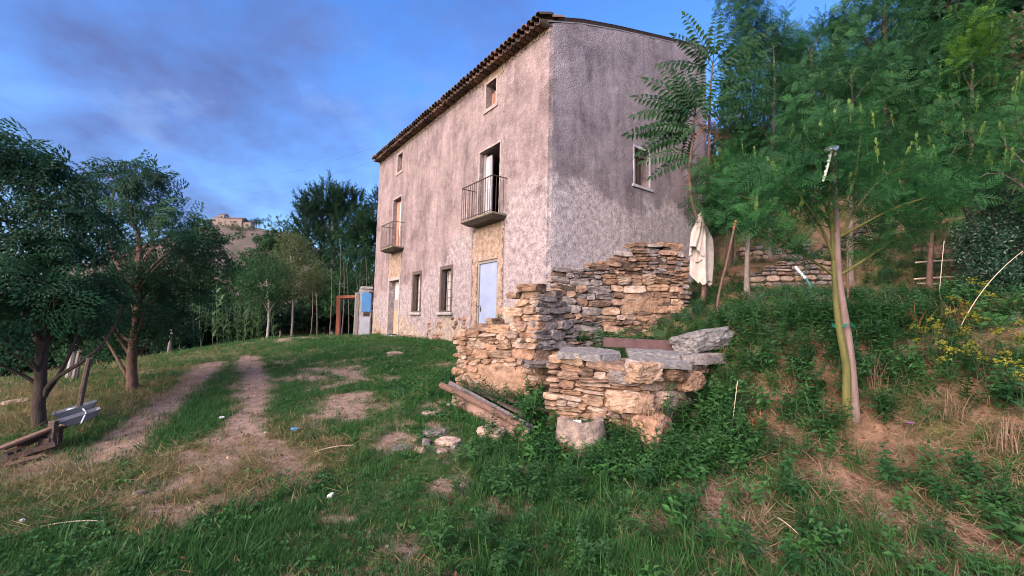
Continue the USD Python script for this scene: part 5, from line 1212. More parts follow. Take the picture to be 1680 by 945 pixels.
cloth = M('white_cloth', (.30, .25, .225), (.42, .365, .335), 7, .9, .004, 90)
o = thing('white_cloth', 'cream white cloth hanging in folds from the ailanthus stem', 'cloth', c0)
Fq = np.vstack([q[:, [0, 1, 2]], q[:, [0, 2, 3]]])
part(o, 'drape', trimesh.Trimesh(V - c0, Fq, process=False), cloth, True)
c2 = at(1139, 418, D - .12); V2 = []
for tt in t:                                                        # a shorter fold thrown over to the left
    c = c0 * (1 - tt) + c2 * tt + [0, -.05, .03 * math.sin(3.1 * tt)]
    r = .03 + .085 * min(tt * 2.2, 1) ** .8
    rad = r * (1 + .42 * np.sin(3 * a + 1 + tt) * min(1, tt + .3) + .2 * np.sin(8 * a + 3 * tt))
    V2.append(np.stack([c[0] + rad * np.cos(a), c[1] + .55 * rad * np.sin(a), c[2] - np.where(tt > .5, (tt - .5) * .3 * np.sin(a + .6), 0)], 1))
part(o, 'flap', trimesh.Trimesh(np.vstack(V2) - c0, Fq, process=False), cloth, True)
part(o, 'knot', tube([c0 + [-.05, -.02, .0] - c0, c0 + [.02, -.03, .06] - c0, c0 + [.06, -.02, .01] - c0], [.03, .045, .03], 8), cloth, True)

# ------------------------------------------------------------------ acacia with two stems in front of the bank
D = hit(1395, 690)[1]
b = hit(1395, 692); b = np.array([b[0], b[1], g(b[0], b[1]) - .08])
o = thing('acacia_tree', 'young acacia with twin mauve and yellow-green stems bound by a green tie', 'tree', b)
m1 = curve([b + [.035, 0, 0], at(1398, 640, D), at(1395, 600, D), at(1388, 540, D), at(1380, 490, D), at(1375, 450, D), at(1374, 420, D), at(1372, 360, D), at(1370, 250, D)], 26)
m2 = curve([b + [-.035, -.02, 0], at(1389, 640, D - .03), at(1388, 600, D - .03), at(1379, 550, D - .03), at(1372, 500, D - .03), at(1370, 470, D - .03), at(1367, 430, D), at(1366, 400, D), at(1352, 330, D)], 26)
part(o, 'stem', tube(m1 - b, np.r_[.064, .056, np.linspace(.052, .015, 24)], 10), BK['mauve'], True, label='mauve brown smooth stem of the young acacia')
part(o, 'stem', tube(m2 - b, np.r_[.052, .045, np.linspace(.041, .011, 24)], 10), BK['green'], True, label='yellow-green stem of the young acacia')
tc = at(1384, 537, D) - b
an = np.linspace(0, 2 * math.pi, 25)
tiem = M('green_tie', (.01, .10, .065), (.015, .14, .09), 5, .5)
for dz in (0, .018):
    part(o, 'tie', tube(np.stack([tc[0] + .105 * np.cos(an) * .95, tc[1] + .07 * np.sin(an), np.full(25, tc[2] + dz + .005) + .01 * np.sin(3 * an)], 1), .007, 5, False), tiem, True)
rng = np.random.default_rng(31)
br = [[(1372, 455), (1330, 425), (1285, 395), (1240, 372)], [(1380, 450), (1420, 425), (1465, 395), (1500, 375)], [(1368, 430), (1345, 370), (1310, 320), (1280, 290)], [(1373, 400), (1400, 350), (1440, 300), (1480, 275)], [(1370, 380), (1360, 320), (1365, 260), (1362, 215)], [(1366, 410), (1330, 340), (1260, 330), (1210, 320)], [(1374, 390), (1430, 360), (1500, 330), (1560, 320)], [(1371, 360), (1400, 300), (1410, 240), (1415, 200)], [(1368, 370), (1340, 300), (1320, 250), (1300, 215)]]
pos, ax = [], []
for k, pts in enumerate(br):
    dd = [0, .05, .12, .2] if k % 2 else [0, -.12, -.3, -.45]
    P = curve([at(x, y, D + e) for (x, y), e in zip(pts, dd)], 16)
    part(o, 'branch', tube(P - b, np.linspace(.017, .004, 16), 6), BK['green'], True)
    for q in range(4, 16):
        for e in range(2):
            dirv = P[q] - P[q - 1]; dirv /= np.linalg.norm(dirv)
            a = dirv * .7 + rng.normal(0, .55, 3) * [1, 1, .5] + [0, 0, .45]
            pos.append(P[q] + rng.normal(0, .05, 3)); ax.append(a)
pos, ax = np.array(pos), np.array(ax)
instancer(o, 'crown', [(m, LM['mimosa']) for m in P_MIM], pos - b, axes(ax, rng), rng.uniform(.6, 1.0, len(pos)), rng.integers(0, 4, len(pos)))
yp = np.array([at(x, y, D + d) for x, y, d in ((1370, 205, 0), (1434, 205, .1), (1395, 195, .1), (1325, 225, 0), (1282, 290, -.3), (1480, 270, .2), (1412, 195, .2), (1240, 365, -.4), (1345, 240, -.2), (1455, 290, .1), (1505, 250, .2), (1310, 350, -.3), (1395, 310, -.2), (1440, 260, -.1))])
instancer(o, 'young_shoots', [(m, LM['young']) for m in P_YNG], yp - b, axes(np.array([0, 0, 1.0]) + rng.normal(0, .15, yp.shape), rng), rng.uniform(.6, 1.0, len(yp)), rng.integers(0, 2, len(yp)))

# ------------------------------------------------------------------ acacias and trees behind it
def acacia(label, px, D, py0, pts, seed, per=30, size=1.1, leafm='mimosa', young=.12, bark='grey', r0=.06, up=.6, protos=None, name='acacia_tree', flat=.8):
    c_ = [cl(a, b_, D + d, r) for a, b_, r, d in pts]
    b0 = rooted(px, py0, D, .15); ys = min(p[1] for p in pts)
    return tree(name, label, [b0, (b0 + at(px, (py0 + ys) / 2, D)) / 2, at(px + 4, (py0 + ys) / 2, D), at(px, ys + 10, D)], r0, c_, protos or (P_MIM if D < 6 else P_MIM2), leafm, bark, seed, per, up, size, young=young, flat=flat, r1=.012)
acacia('tall blue-green acacia right of the gable with a bare tip against the sky', 1265, 10.5, 430, [(1218, 15, 13, 0), (1232, 45, 18, 0), (1222, 85, 18, .2), (1255, 85, 24, 0), (1285, 75, 18, .2), (1240, 125, 28, 0), (1275, 125, 28, .3), (1215, 135, 18, 0), (1235, 170, 34, 0), (1285, 170, 32, .3), (1310, 140, 24, .3), (1250, 215, 38, 0), (1300, 215, 34, .3), (1215, 190, 24, -.2), (1270, 260, 40, 0), (1330, 200, 34, .6), (1330, 250, 36, .5), (1225, 240, 30, .4)], 401, 24, 1.15, 'mimosa_blue', .05)
acacia('bushy bright acacia low between gable and young acacia', 1225, 8.4, 420, [(1195, 290, 26, 0), (1225, 270, 30, 0), (1260, 275, 30, .2), (1185, 330, 28, 0), (1215, 320, 34, -.2), (1255, 320, 34, 0), (1290, 300, 30, .2), (1200, 365, 26, -.2), (1240, 365, 30, 0), (1170, 345, 18, 0), (1165, 290, 16, 0), (1285, 345, 28, 0)], 402, 18, .95, 'mimosa', .10)
acacia('tall dense acacia behind the young twin stemmed acacia', 1395, 9.0, 430, [(1370, 120, 34, 0), (1405, 105, 34, .2), (1440, 130, 34, .2), (1350, 160, 36, 0), (1395, 165, 40, 0), (1440, 175, 38, 0), (1475, 150, 34, .3), (1340, 205, 36, 0), (1385, 215, 40, -.2), (1430, 225, 40, 0), (1475, 205, 38, .2), (1320, 250, 34, 0), (1365, 265, 36, -.2), (1415, 275, 38, -.2), (1465, 260, 38, 0), (1505, 240, 34, .2)], 403, 22, 1.05, 'mimosa_blue', .10)
o404 = acacia('acacia with a yellow-green crown tip near the upper right', 1590, 7.4, 430, [(1605, 45, 20, 0), (1595, 80, 28, 0), (1625, 85, 26, .1), (1580, 120, 32, 0), (1620, 130, 34, .1), (1560, 160, 34, 0), (1605, 175, 38, 0), (1645, 165, 34, .2), (1540, 205, 34, 0), (1585, 215, 38, -.1), (1630, 220, 38, 0), (1560, 255, 38, -.2), (1610, 265, 38, 0), (1655, 255, 34, .1), (1530, 290, 30, -.3), (1580, 300, 32, -.2), (1640, 300, 32, 0)], 404, 18, .85, 'mimosa', .30)
bb = np.array(UsdGeom.Xformable(o404.GetPrim() if hasattr(o404, 'GetPrim') else o404).GetLocalTransformation().ExtractTranslation())
rng = np.random.default_rng(44)
bp = np.array([at(1600 + rng.normal(0, 15), 66 + rng.normal(0, 26), 7.3 + rng.normal(0, .15)) for _ in range(46)] + [at(1655 + rng.normal(0, 12), 250 + rng.normal(0, 20), 7.1) for _ in range(10)] + [at(1450 + rng.normal(0, 10), 120 + rng.normal(0, 14), 8.4) for _ in range(8)])[:56]
instancer(o404, 'bright_crown', [(m, LM['bright']) for m in P_MIM2], bp - bb, axes(np.array([0, 0, .7]) + rng.normal(0, .5, bp.shape), rng), rng.uniform(.5, .85, len(bp)), rng.integers(0, 3, len(bp)))
acacia('acacia reaching in from the right edge of the yard', 1690, 5.6, 470, [(1665, 200, 30, 0), (1690, 180, 34, 0), (1650, 240, 34, 0), (1685, 250, 38, 0), (1640, 285, 34, 0), (1675, 300, 38, 0), (1720, 230, 50, 0), (1700, 320, 40, 0)], 405, 15, .75, 'mimosa', .22)
o = acacia('small acacia on the terrace with a short brown trunk and low fronds', 1525, 7.0, 470, [(1500, 345, 30, 0), (1540, 340, 30, 0), (1470, 330, 26, -.2), (1575, 335, 28, 0), (1520, 310, 34, 0), (1560, 300, 30, .2), (1480, 300, 28, 0)], 406, 18, .85, 'mimosa', .06, 'red', .05)
def backtree(label, px, D, pts, seed, lm, protos, per=44, size=1.0, name='tree', flat=.9):
    c_ = [cl(a, b_, D + d, r) for (a, b_, r), d in zip(pts, np.random.default_rng(seed).uniform(-1, 1, len(pts)))]
    b0 = rooted(px, 330, D, .3)
    return tree(name, label, [b0, b0 + [.1, 0, 1.5], at(px, min(p[1] for p in pts) + 30, D)], .14, c_, protos, lm, 'dark', seed, per, .5, size, flat=flat, twig=.12)
P_MIMF = [mimosa_shoot(np.random.default_rng(70 + k), 8, .6, .46, False, .03, .16, 7) for k in range(2)]
backtree('dark fine leaved tree against the sky behind the tall acacias', 1330, 15, [(1300, 85, 16), (1330, 60, 18), (1355, 70, 16), (1315, 105, 20), (1345, 105, 22), (1370, 95, 14), (1330, 140, 24), (1365, 140, 22), (1300, 150, 20)], 411, 'mimosa_blue', P_MIMF, 20, .8)
backtree('big dark conifer-like acacia at the top middle right', 1450, 12, [(1430, 5, 30), (1470, -10, 34), (1400, 25, 20), (1445, 40, 34), (1490, 30, 34), (1420, 65, 30), (1465, 75, 36), (1510, 70, 34), (1510, 0, 36), (1390, 55, 16), (1440, 100, 30), (1490, 110, 34)], 412, 'mimosa_blue', P_MIMF, 20, .9)
backtree('dark broad leaved tree filling the top right corner', 1600, 12.5, [(1550, 10, 34), (1590, -5, 36), (1640, 0, 38), (1680, 20, 40), (1545, 55, 36), (1590, 40, 30), (1650, 50, 38), (1690, 80, 40), (1540, 105, 34), (1650, 100, 36), (1560, 150, 34), (1520, 150, 30), (1690, 140, 36), (1640, 150, 34)], 413, 'dark', P_BIG, 80, 1.7)
backtree('reddish leaved tree at the far right top', 1665, 10.5, [(1655, 85, 24), (1680, 110, 30), (1650, 125, 24), (1675, 60, 24), (1690, 160, 30)], 414, 'brown', P_BIG, 40, 1.3)
backtree('dark wooded thicket on the slope behind the tall acacias', 1380, 17, [(1200, 240, 34), (1240, 260, 36), (1290, 240, 38), (1340, 220, 40), (1400, 200, 44), (1460, 190, 44), (1520, 190, 44), (1195, 290, 34), (1250, 300, 38), (1310, 290, 40), (1190, 340, 30), (1370, 270, 40), (1290, 170, 36), (1350, 150, 40), (1410, 140, 44), (1470, 120, 44)], 415, 'mid', P_BIG, 80, 2.1, 'thicket')
backtree('brown bare twigged shrub beside the upper right corner of the gable', 1190, 13, [(1185, 215, 18), (1205, 240, 20), (1180, 265, 20), (1205, 290, 20), (1190, 315, 18)], 416, 'brown', P_BRD, 30, 1.2, 'shrub')
backtree('dark thicket along the slope at the far right', 1640, 12, [(1560, 220, 44), (1610, 230, 46), (1665, 230, 48), (1700, 280, 50), (1600, 280, 40)], 417, 'dark', P_BIG, 80, 1.6, 'thicket')
# ivy bush at the right edge
cs = [cl(a, b_, 6.3 + d, r) for a, b_, r, d in ((1640, 330, 28, 0), (1670, 320, 34, 0), (1625, 370, 28, -.1), (1660, 370, 36, 0), (1690, 380, 40, 0), (1635, 415, 30, -.2), (1670, 420, 36, -.1), (1650, 460, 30, -.3), (1685, 465, 34, -.2), (1610, 400, 20, -.1), (1630, 455, 22, -.4))]
b0 = rooted(1670, 480, 6.1, .1)
tree('ivy_bush', 'dark glossy leaved bush at the right edge of the terrace', [b0, b0 + [0, 0, .4], cs[1][0]], .05, cs, P_BRD, 'ivy', 'dark', 431, 90, .2, .75, 'bush', limbs=False, twig=.05, flat=.95)

# ------------------------------------------------------------------ stakes, poles and pipes on the slope
redtip = M('red_paint', (.26, .045, .03), (.38, .085, .05), 8, .7)
b0 = hit(1180, 528); z0 = np.array([b0[0], b0[1], g(b0[0], b0[1])]); Ds = b0[1]
o = thing('stake', 'crooked stake with a red painted tip right of the white cloth', 'stake', z0)
P = curve([z0 - [0, 0, .1], at(1180, 480, Ds), at(1190, 440, Ds), at(1200, 395, Ds), at(1207, 362, Ds)], 14)
part(o, 'shaft', tube(P[:13] - z0, np.linspace(.022, .017, 13), 7), BK['red'], True); part(o, 'tip', tube(P[12:] - z0, [.0195, .019], 7), redtip, True)
def pole(name, label, p0, p1, r, mat, catg='pole', bend=.0, sides=7):
    p0, p1 = np.asarray(p0, float), np.asarray(p1, float)
    c = curve([p0, (p0 + p1) / 2 + [0, 0, bend], p1], 10)
    return tag(part(None, name, tube(c, np.linspace(r, r * .8, 10), sides), mat, True), label, catg)
pole('bamboo_cane', 'upright reddish cane standing just behind the acacia stems', at(1391, 505, 6.6) - [0, 0, .2], at(1390, 395, 6.6), .018, BK['red'], 'cane')
cane = M('cane_pale', (.42, .33, .24), (.60, .50, .40), 5, .7)
for k, (a, b_, lab) in enumerate((((1502, 431), (1574, 427), 'uppermost of the four pale horizontal canes on the terrace'), ((1500, 458), (1612, 453), 'longest pale horizontal cane with a knob at its right end'), ((1505, 465), (1588, 469), 'third pale horizontal cane, just under the longest one'), ((1503, 481), (1528, 484), 'shortest and lowest of the pale horizontal canes'))):
    pole('horizontal_cane', lab, at(*a, 7.3), at(*b_, 7.4), .016, cane, 'cane', .01)
o = thing('wrapped_stake', 'white banded stake with a shiny foil cap among the acacia fronds', 'stake', at(1350, 298, 3.9))
p0, p1 = at(1350, 298, 3.9), at(1364, 247, 3.9)
part(o, 'shaft', tube(curve([np.zeros(3), (p1 - p0) * .5 + [.006, 0, 0], p1 - p0], 8), .010, 8), M('pale_green_tape', (.36, .44, .32), (.5, .56, .44), 20, .5), True)
for k in range(5):
    q0, q1 = (p1 - p0) * (.12 + .17 * k), (p1 - p0) * (.17 + .17 * k)
    part(o, 'band', tube([q0, q1], .0135, 8), M('white_band', (.62, .64, .66), (.75, .76, .78), 20, .4) if k == 0 else LOOKS + '/white_band', True)
m = stone(.10, .07, .05, np.random.default_rng(3), 2, .3, .3); m.apply_translation(p1 - p0 + [.0, 0, .015]); part(o, 'foil_cap', m, usdkit.material(stage, LOOKS + '/foil', {'p': ('principled_bsdf', {'base_color': (.7, .73, .8), 'metallic': .7, 'roughness': .3})}, surface='p.BSDF'))
o = thing('hose', 'blue and white hose lying over the pale rubble terrace wall', 'hose')
hc = curve([at(1305, 438, 8.9), at(1312, 446, 8.8), at(1320, 455, 8.75), at(1330, 470, 8.6), at(1333, 480, 8.5)], 12)
part(o, 'pipe', tube(hc[:6], .03, 8), M('hose_white', (.5, .55, .62), (.62, .66, .72), 9, .4), True); part(o, 'pipe', tube(hc[5:], .02, 8), M('hose_teal', (.03, .12, .13), (.06, .2, .2), 9, .4), True)
for k, (a, b_, dd, bend, lab) in enumerate((((1537, 520), (1549, 395), 6.0, .05, 'tall pale dry grass stalk standing on the bank'), ((1575, 522), (1678, 412), 4.9, .10, 'long arching dry stalk leaning to the right edge'), ((1200, 690), (1210, 625), 4.6, .0, 'short pale upright stick on the bank right of the bench'))):
    pole('dry_stalk', lab, at(*a, dd) - [0, 0, .1], at(*b_, dd), .0042, cane, 'stalk', bend, 5)
# overhead wires
wire = M('wire', (.02, .02, .025), (.03, .03, .035), 5, .6)
for k, (a, b_) in enumerate((((360, 305, 70), (622, 240, 30)), ((400, 318, 70), (622, 262, 30)))):
    p0, p1 = at(*a), at(*b_)
    tag(part(None, 'overhead_wire', tube(curve([p0, (p0 + p1) / 2 - [0, 0, .5], p1], 14), .005, 4), wire), ['upper', 'lower'][k] + ' thin overhead wire crossing the sky left of the house', 'wire')
p0, p1 = at(1160, 60, 24), at(1400, 10, 24)
tag(part(None, 'overhead_wire', tube(curve([p0, (p0 + p1) / 2 - [0, 0, .3], p1], 12), .004, 4), wire), 'thin overhead wire running from the roof to the right trees', 'wire')

# ------------------------------------------------------------------ grass, weeds and litter
def tuft(rng, n=15, h=.10, w=.0042, spread=.035, lie=.5):
    out = []
    for k in range(n):
        az = rng.uniform(0, 6.28); hh = h * rng.uniform(.5, 1.25); le = rng.uniform(.1, 1) * lie
        p0 = np.array([rng.normal(0, spread), rng.normal(0, spread), -.01])
        d = np.array([math.cos(az), math.sin(az), 0])
        t = np.array([0, .4, .75, 1.0])
        p = p0 + d * (hh * le * t ** 1.7)[:, None] + np.array([0, 0, 1.0]) * (hh * (t - .35 * le * t ** 2))[:, None]
        s = np.array([-d[1], d[0], 0]) * w / 2 * rng.uniform(.7, 1.4)
        ww = np.array([1, .9, .6, 0])[:, None]
        V = np.vstack([p - s * ww, p + s * ww])
        F = [[0, 1, 5], [0, 5, 4], [1, 2, 6], [1, 6, 5], [2, 3, 6]]
        out.append((V, np.array(F)))
    off = np.cumsum([0] + [len(v) for v, _ in out])
    return trimesh.Trimesh(np.vstack([v for v, _ in out]), np.vstack([f + o for (_, f), o in zip(out, off)]), process=False)

def rosette(rng, n=9, ll=.028, lw=.020, h=.03, stalk=True):
    az = rng.uniform(0, 6.28, n); r = rng.uniform(.005, .05, n)
    P = np.stack([np.cos(az) * r, np.sin(az) * r, h * rng.uniform(.3, 1.2, n)], 1)
    D = np.stack([np.cos(az), np.sin(az), rng.normal(.1, .3, n)], 1)
    return leaves(P, D, np.array([0, 0, 1.0]) + rng.normal(0, .35, (n, 3)), ll * rng.uniform(.7, 1.3, n), lw * rng.uniform(.8, 1.2, n), .15)

def weed(rng, h=.32, n=8, ll=.075, lw=.036, stems=3):
    """Upright leafy weed with opposite leaves, like nettle or pellitory."""
    out = []
    for s in range(stems):
        az0 = rng.uniform(0, 6.28); le = rng.uniform(.05, .45); hh = h * rng.uniform(.6, 1.15)
        d = np.array([math.cos(az0) * le, math.sin(az0) * le, 1.0])
        p0 = np.array([rng.normal(0, .03), rng.normal(0, .03), 0])
        out.append(tube([p0, p0 + d * hh * .5, p0 + d * hh], [.004, .003, .0015], 3, False))
        for k in range(n):
            t = .15 + .85 * (k + 1) / n
            for e in (0, math.pi):
                a = az0 + k * 1.57 + e + rng.normal(0, .3)
                dd = np.array([math.cos(a), math.sin(a), rng.uniform(-.25, .5)])
                sc = math.sin(.7 + 1.9 * t) * rng.uniform(.8, 1.2)
                out.append(leaves(p0 + d * hh * t, dd, np.array([0, 0, 1.0]) + rng.normal(0, .2, 3), ll * sc, lw * sc, .2))
    return cat(out)

def straw(rng, n=16, L=.14):
    P = np.stack([rng.normal(0, .06, n), rng.normal(0, .06, n), rng.uniform(.0, .035, n)], 1)
    az = rng.uniform(0, 6.28, n)
    D = np.stack([np.cos(az), np.sin(az), rng.normal(.12, .28, n)], 1)
    return strips(P, D, np.array([0, 0, 1.0]) + rng.normal(0, .5, (n, 3)), L * rng.uniform(.5, 1.4, n), .0045)

GM = {
    'grass': leaf_mat('grass', (.024, .082, .020), (.052, .142, .036), .34, .55, (.11, .21, .05), .2), 'grass_dark': leaf_mat('grass_dark', (.024, .080, .020), (.052, .140, .034), .32, .55, (.10, .20, .045), .2), 'dry': leaf_mat('dry_grass', (.15, .11, .055), (.29, .22, .11), .25, .7, (.44, .34, .19)),
    'yellow': leaf_mat('yellow_grass', (.065, .095, .022), (.145, .175, .045), .3, .6, (.28, .26, .085)),
    'weed': leaf_mat('weed_leaf', (.020, .066, .020), (.054, .145, .040), .32, .55, (.15, .25, .06), .2), 'weed_blue': leaf_mat('weed_blue_leaf', (.030, .090, .042), (.062, .155, .070), .3, .45, (.11, .22, .10)), 'clover': leaf_mat('clover_leaf', (.018, .068, .020), (.062, .175, .038), .34, .55, (.12, .25, .06), .2),
    'straw': leaf_mat('straw_stalk', (.16, .10, .065), (.33, .23, .15), .15, .8, (.50, .38, .26)), 'fennel': leaf_mat('fennel_flower', (.20, .19, .02), (.36, .33, .04), .3, .6, (.48, .42, .10)), 'rusty': leaf_mat('dock_seed', (.26, .09, .035), (.42, .17, .07), .2, .7, (.52, .27, .13))}
rg = np.random.default_rng(55)
P_TUF = [tuft(rg, 16, .085) for _ in range(3)] + [tuft(rg, 12, .12, .0048, .03, .8)]
P_LONG = [tuft(rg, 14, .24, .006, .035, .8) for _ in range(3)]
P_ROS = [rosette(rg) for _ in range(3)] + [rosette(rg, 7, .045, .032, .05)]
P_WEED = [weed(rg) for _ in range(3)] + [weed(rg, .22, 6, .06, .03, 4)]
P_STR = [straw(rg) for _ in range(3)]

P_WEED_BIG = [weed(rg, .30, 5, .12, .06, 2) for _ in range(3)]

def spread(n, rmin, rmax, seed, a0=-57, a1=57, power=1.0):
    """Random places on the ground around the photographer, denser near by."""
    r = np.random.default_rng(seed)
    t = r.random(n)
    R = rmin * (rmax / rmin) ** t if power == 1 else (rmin ** (1 - power) + t * (rmax ** (1 - power) - rmin ** (1 - power))) ** (1 / (1 - power))
    th = np.radians(r.uniform(a0, a1, n))
    return R * np.sin(th), R * np.cos(th), R, r

house_poly = Polygon([hp(0, 0), hp(HW, 0), hp(HW, HL), hp(0, HL)])
ruins = [Polygon([PA, PB, PB + [.2, .5], PC + [0, .3], PC]), Polygon([F0, F1, F2, [2.0, 6.0], [.95, 5.9]]), Polygon([RA, RB, RB + [-.1, .45], RA + [-.1, .45]])]
blocked = shapely.union_all([house_poly] + ruins)
def free(x, y, m=.02):
    return ~shapely.contains(blocked.buffer(m), shapely.points(x, y))

def sow(name, label, catg, x, y, keep, protos, mat, scale, r, tilt=.15, dz=0.0):
    k = keep & free(x, y)
    x, y, s = x[k], y[k], scale[k]
    n = len(x)
    P = np.stack([x, y, gz(x, y) + dz], 1)
    A = np.array([0, 0, 1.0]) + r.normal(0, tilt, (n, 3))
    p = instancer(None, name, [(m, GM[mat]) for m in protos], P, axes(A, r), s * r.uniform(.7, 1.3, n), r.integers(0, len(protos), n))
    tag(p, label, catg, kind='stuff')
    return n

right = lambda x, y: np.clip((x - .6 - .05 * y) / .8, 0, 1)
bankm = lambda x, y: np.clip((x - 2.3) / .6, 0, 1) * np.clip((y - 3.6) / .6, 0, 1)
cnt = {}
x, y, R, r = spread(170000, 2.2, 26, 1)
bare, dry = ground_masks(x, y)
low = np.clip(1 - bankm(x, y) * .75, 0, 1)
pat = fbm(np.stack([x * 1.1, y * 1.1, x * 0], -1), 4, 61)
sz = .62 * (R / 4) ** .42 * (.75 + .9 * (pat - .3))
cnt['g'] = sow('grass', 'short green lawn grass over the yard', 'grass', x, y, r.random(len(x)) < (1 - bare * .97) * (1 - .72 * dry) * low * np.clip(.45 + 1.4 * (pat - .3), .2, 1), P_TUF, 'grass', sz, r)
x, y, R, r = spread(52000, 2.2, 24, 2)
bare, dry = ground_masks(x, y)
cnt['y'] = sow('yellowing_grass', 'yellowing grass on the left of the yard and the bank', 'grass', x, y, r.random(len(x)) < (1 - bare * .9) * np.clip(dry * .9 + .05, 0, 1), P_TUF, 'yellow', .62 * (R / 4) ** .42 * np.ones(len(x)), r)
x, y, R, r = spread(46000, 2.2, 20, 3)
bare, dry = ground_masks(x, y)
cnt['d'] = sow('dry_grass', 'dry straw coloured grass and stalks on earth patches', 'dry grass', x, y, r.random(len(x)) < np.clip(.75 * dry + .10 * (bare > .3) + .02, 0, 1) * np.where(bare > .8, .45, 1), P_STR + [P_TUF[0]], 'dry', .75 * (R / 4) ** .4 * np.ones(len(x)), r, .25, .005)
x, y, R, r = spread(40000, 2.2, 12, 4)
bare, dry = ground_masks(x, y)
cnt['s'] = sow('straw', 'dead stalks and straw littering the bank', 'straw', x, y, r.random(len(x)) < np.clip(right(x, y) * (.30 + .5 * dry + .15 * bare), 0, .85) * .75, P_STR, 'straw', .8 * (R / 4) ** .3 * np.ones(len(x)), r, .3, .01)
x, y, R, r = spread(60000, 2.3, 16, 5)
bare, dry = ground_masks(x, y)
pc = fbm(np.stack([x * .9, y * .9, x * 0], -1), 4, 71)
lush = np.clip((x + 4.5) / 2.5, 0, 1)
cnt['c'] = sow('clover', 'small round leaved ground cover in the lawn', 'ground cover', x, y, r.random(len(x)) < (1 - bare) * (1 - dry * .6) * lush * np.clip((pc - .42) * 5, .06, .85), P_ROS, 'clover', .85 * (R / 4) ** .45 * np.ones(len(x)), r, .2)
# gravel and clods on the bare earth, dead leaves on the bank
x, y, R, r = spread(26000, 2.2, 14, 10)
bare, dry = ground_masks(x, y)
k = (r.random(len(x)) < np.clip(bare * .55 + .015, 0, .6)) & free(x, y)
x, y, R = x[k], y[k], R[k]; n = len(x)
GR = [(stone(1, .8, .6, np.random.default_rng(900 + i), 1, .25, .4), m) for i, m in enumerate((stone_mats[3], stone_mats[1], stone_mats[4], stone_mats[0]))]
p = instancer(None, 'gravel', GR, np.stack([x, y, gz(x, y) + .001], 1), axes(np.array([0, 0, 1.0]) + r.normal(0, .3, (n, 3)), r), .010 + .022 * r.random(n) ** 3 * (R / 3) ** .3, r.integers(0, 4, n))
tag(p, 'gravel and small clods on the bare earth', 'gravel', kind='stuff')
def litter(rng, n=5):
    az = rng.uniform(0, 6.28, n)
    return leaves(np.stack([rng.normal(0, .05, n), rng.normal(0, .05, n), rng.uniform(.004, .02, n)], 1), np.stack([np.cos(az), np.sin(az), rng.normal(.1, .2, n)], 1), np.array([0, 0, 1.0]) + rng.normal(0, .4, (n, 3)), .05 * rng.uniform(.6, 1.3, n), .024, .2)
P_LIT = [litter(np.random.default_rng(i)) for i in range(3)]
GM['litter'] = leaf_mat('dead_leaf', (.07, .035, .022), (.17, .085, .05), .15, .8, (.30, .17, .10), .1)
x, y, R, r = spread(12000, 2.2, 10, 12)
bare, dry = ground_masks(x, y)
cnt['q'] = sow('dead_leaves', 'brown dead leaves littering the bank and bare earth', 'dead leaves', x, y, r.random(len(x)) < np.clip(right(x, y) * .35 + .10 * bare + .03, 0, .6), P_LIT, 'litter', .8 * np.ones(len(x)), r, .3, .004)
# leafy weeds: by the ruin, before the bench, on the bank and the terrace
x, y, R, r = spread(30000, 2.4, 14, 6, -30, 57)
bare, dry = ground_masks(x, y)
pw = fbm(np.stack([x * 1.3, y * 1.3, x * 0], -1), 4, 81)
P_ = shapely.points(x, y)
nearruin = np.exp(-(np.minimum.reduce([shapely.distance(q, P_) for q in ruins[:2]]) / .45) ** 2)
front = np.clip(1 - np.abs(shapely.distance(LineString([hit(980, 760)[:2], hit(1210, 745)[:2], hit(1200, 640)[:2]]), P_)) / .32, 0, 1)
terr = np.clip((y - 5.0) / .8, 0, 1) * np.clip((x - 2.4) / .7, 0, 1) * np.clip((10.5 - y) / 2, 0, 1)
bk = bankm(x, y)
pr = np.clip(.50 * nearruin * (x > -1.2) + 1.1 * front + terr * np.clip((pw - .38) * 5, 0, .95) + bk * np.clip((pw - .41) * 5, 0, .9) + .05 * (x > -.5), 0, .95) * (1 - .55 * bare)
cnt['w'] = sow('weeds', 'upright leafy weeds around the bench and over the bank', 'weeds', x, y, r.random(len(x)) < pr * .38, P_WEED, 'weed', (.80 + .8 * (pw - .4)) * (R / 5) ** .25 * (1 - .45 * np.clip((y - 5.4) / 1.5, 0, 1) * (x > 2.2)), r, .25)
x, y, R, r = spread(16000, 2.6, 13, 7, 5, 57)
bare, dry = ground_masks(x, y)
pw = fbm(np.stack([x * 1.7 + 9, y * 1.7, x * 0], -1), 4, 91)
cnt['b'] = sow('low_bluish_weeds', 'low bluish green leafy weeds on the terrace and bank', 'weeds', x, y, r.random(len(x)) < np.clip((pw - .44) * 5, 0, .9) * np.clip((x - 2.3) / .8, 0, 1) * np.clip((y - 4.6) / .8, 0, 1) * (1 - bare * .8), P_WEED[2:] + P_ROS[3:], 'weed_blue', .50 * (R / 5) ** .35 * np.ones(len(x)), r, .3)
x, y, R, r = spread(12000, 2.2, 9, 8, -45, 57)
bare, dry = ground_masks(x, y)
pl = fbm(np.stack([x * 1.6, y * 1.6 + 4, x * 0], -1), 4, 95)
cnt['l'] = sow('tall_grass', 'longer blades of coarse grass in the foreground', 'grass', x, y, r.random(len(x)) < np.clip((pl - .46) * 6, .02, .8) * (1 - bare * .9) * np.clip((x + 3) / 2, .1, 1) * np.clip(1.2 - y / 9, .1, 1), P_LONG, 'grass_dark', .72 * np.ones(len(x)), r, .3)

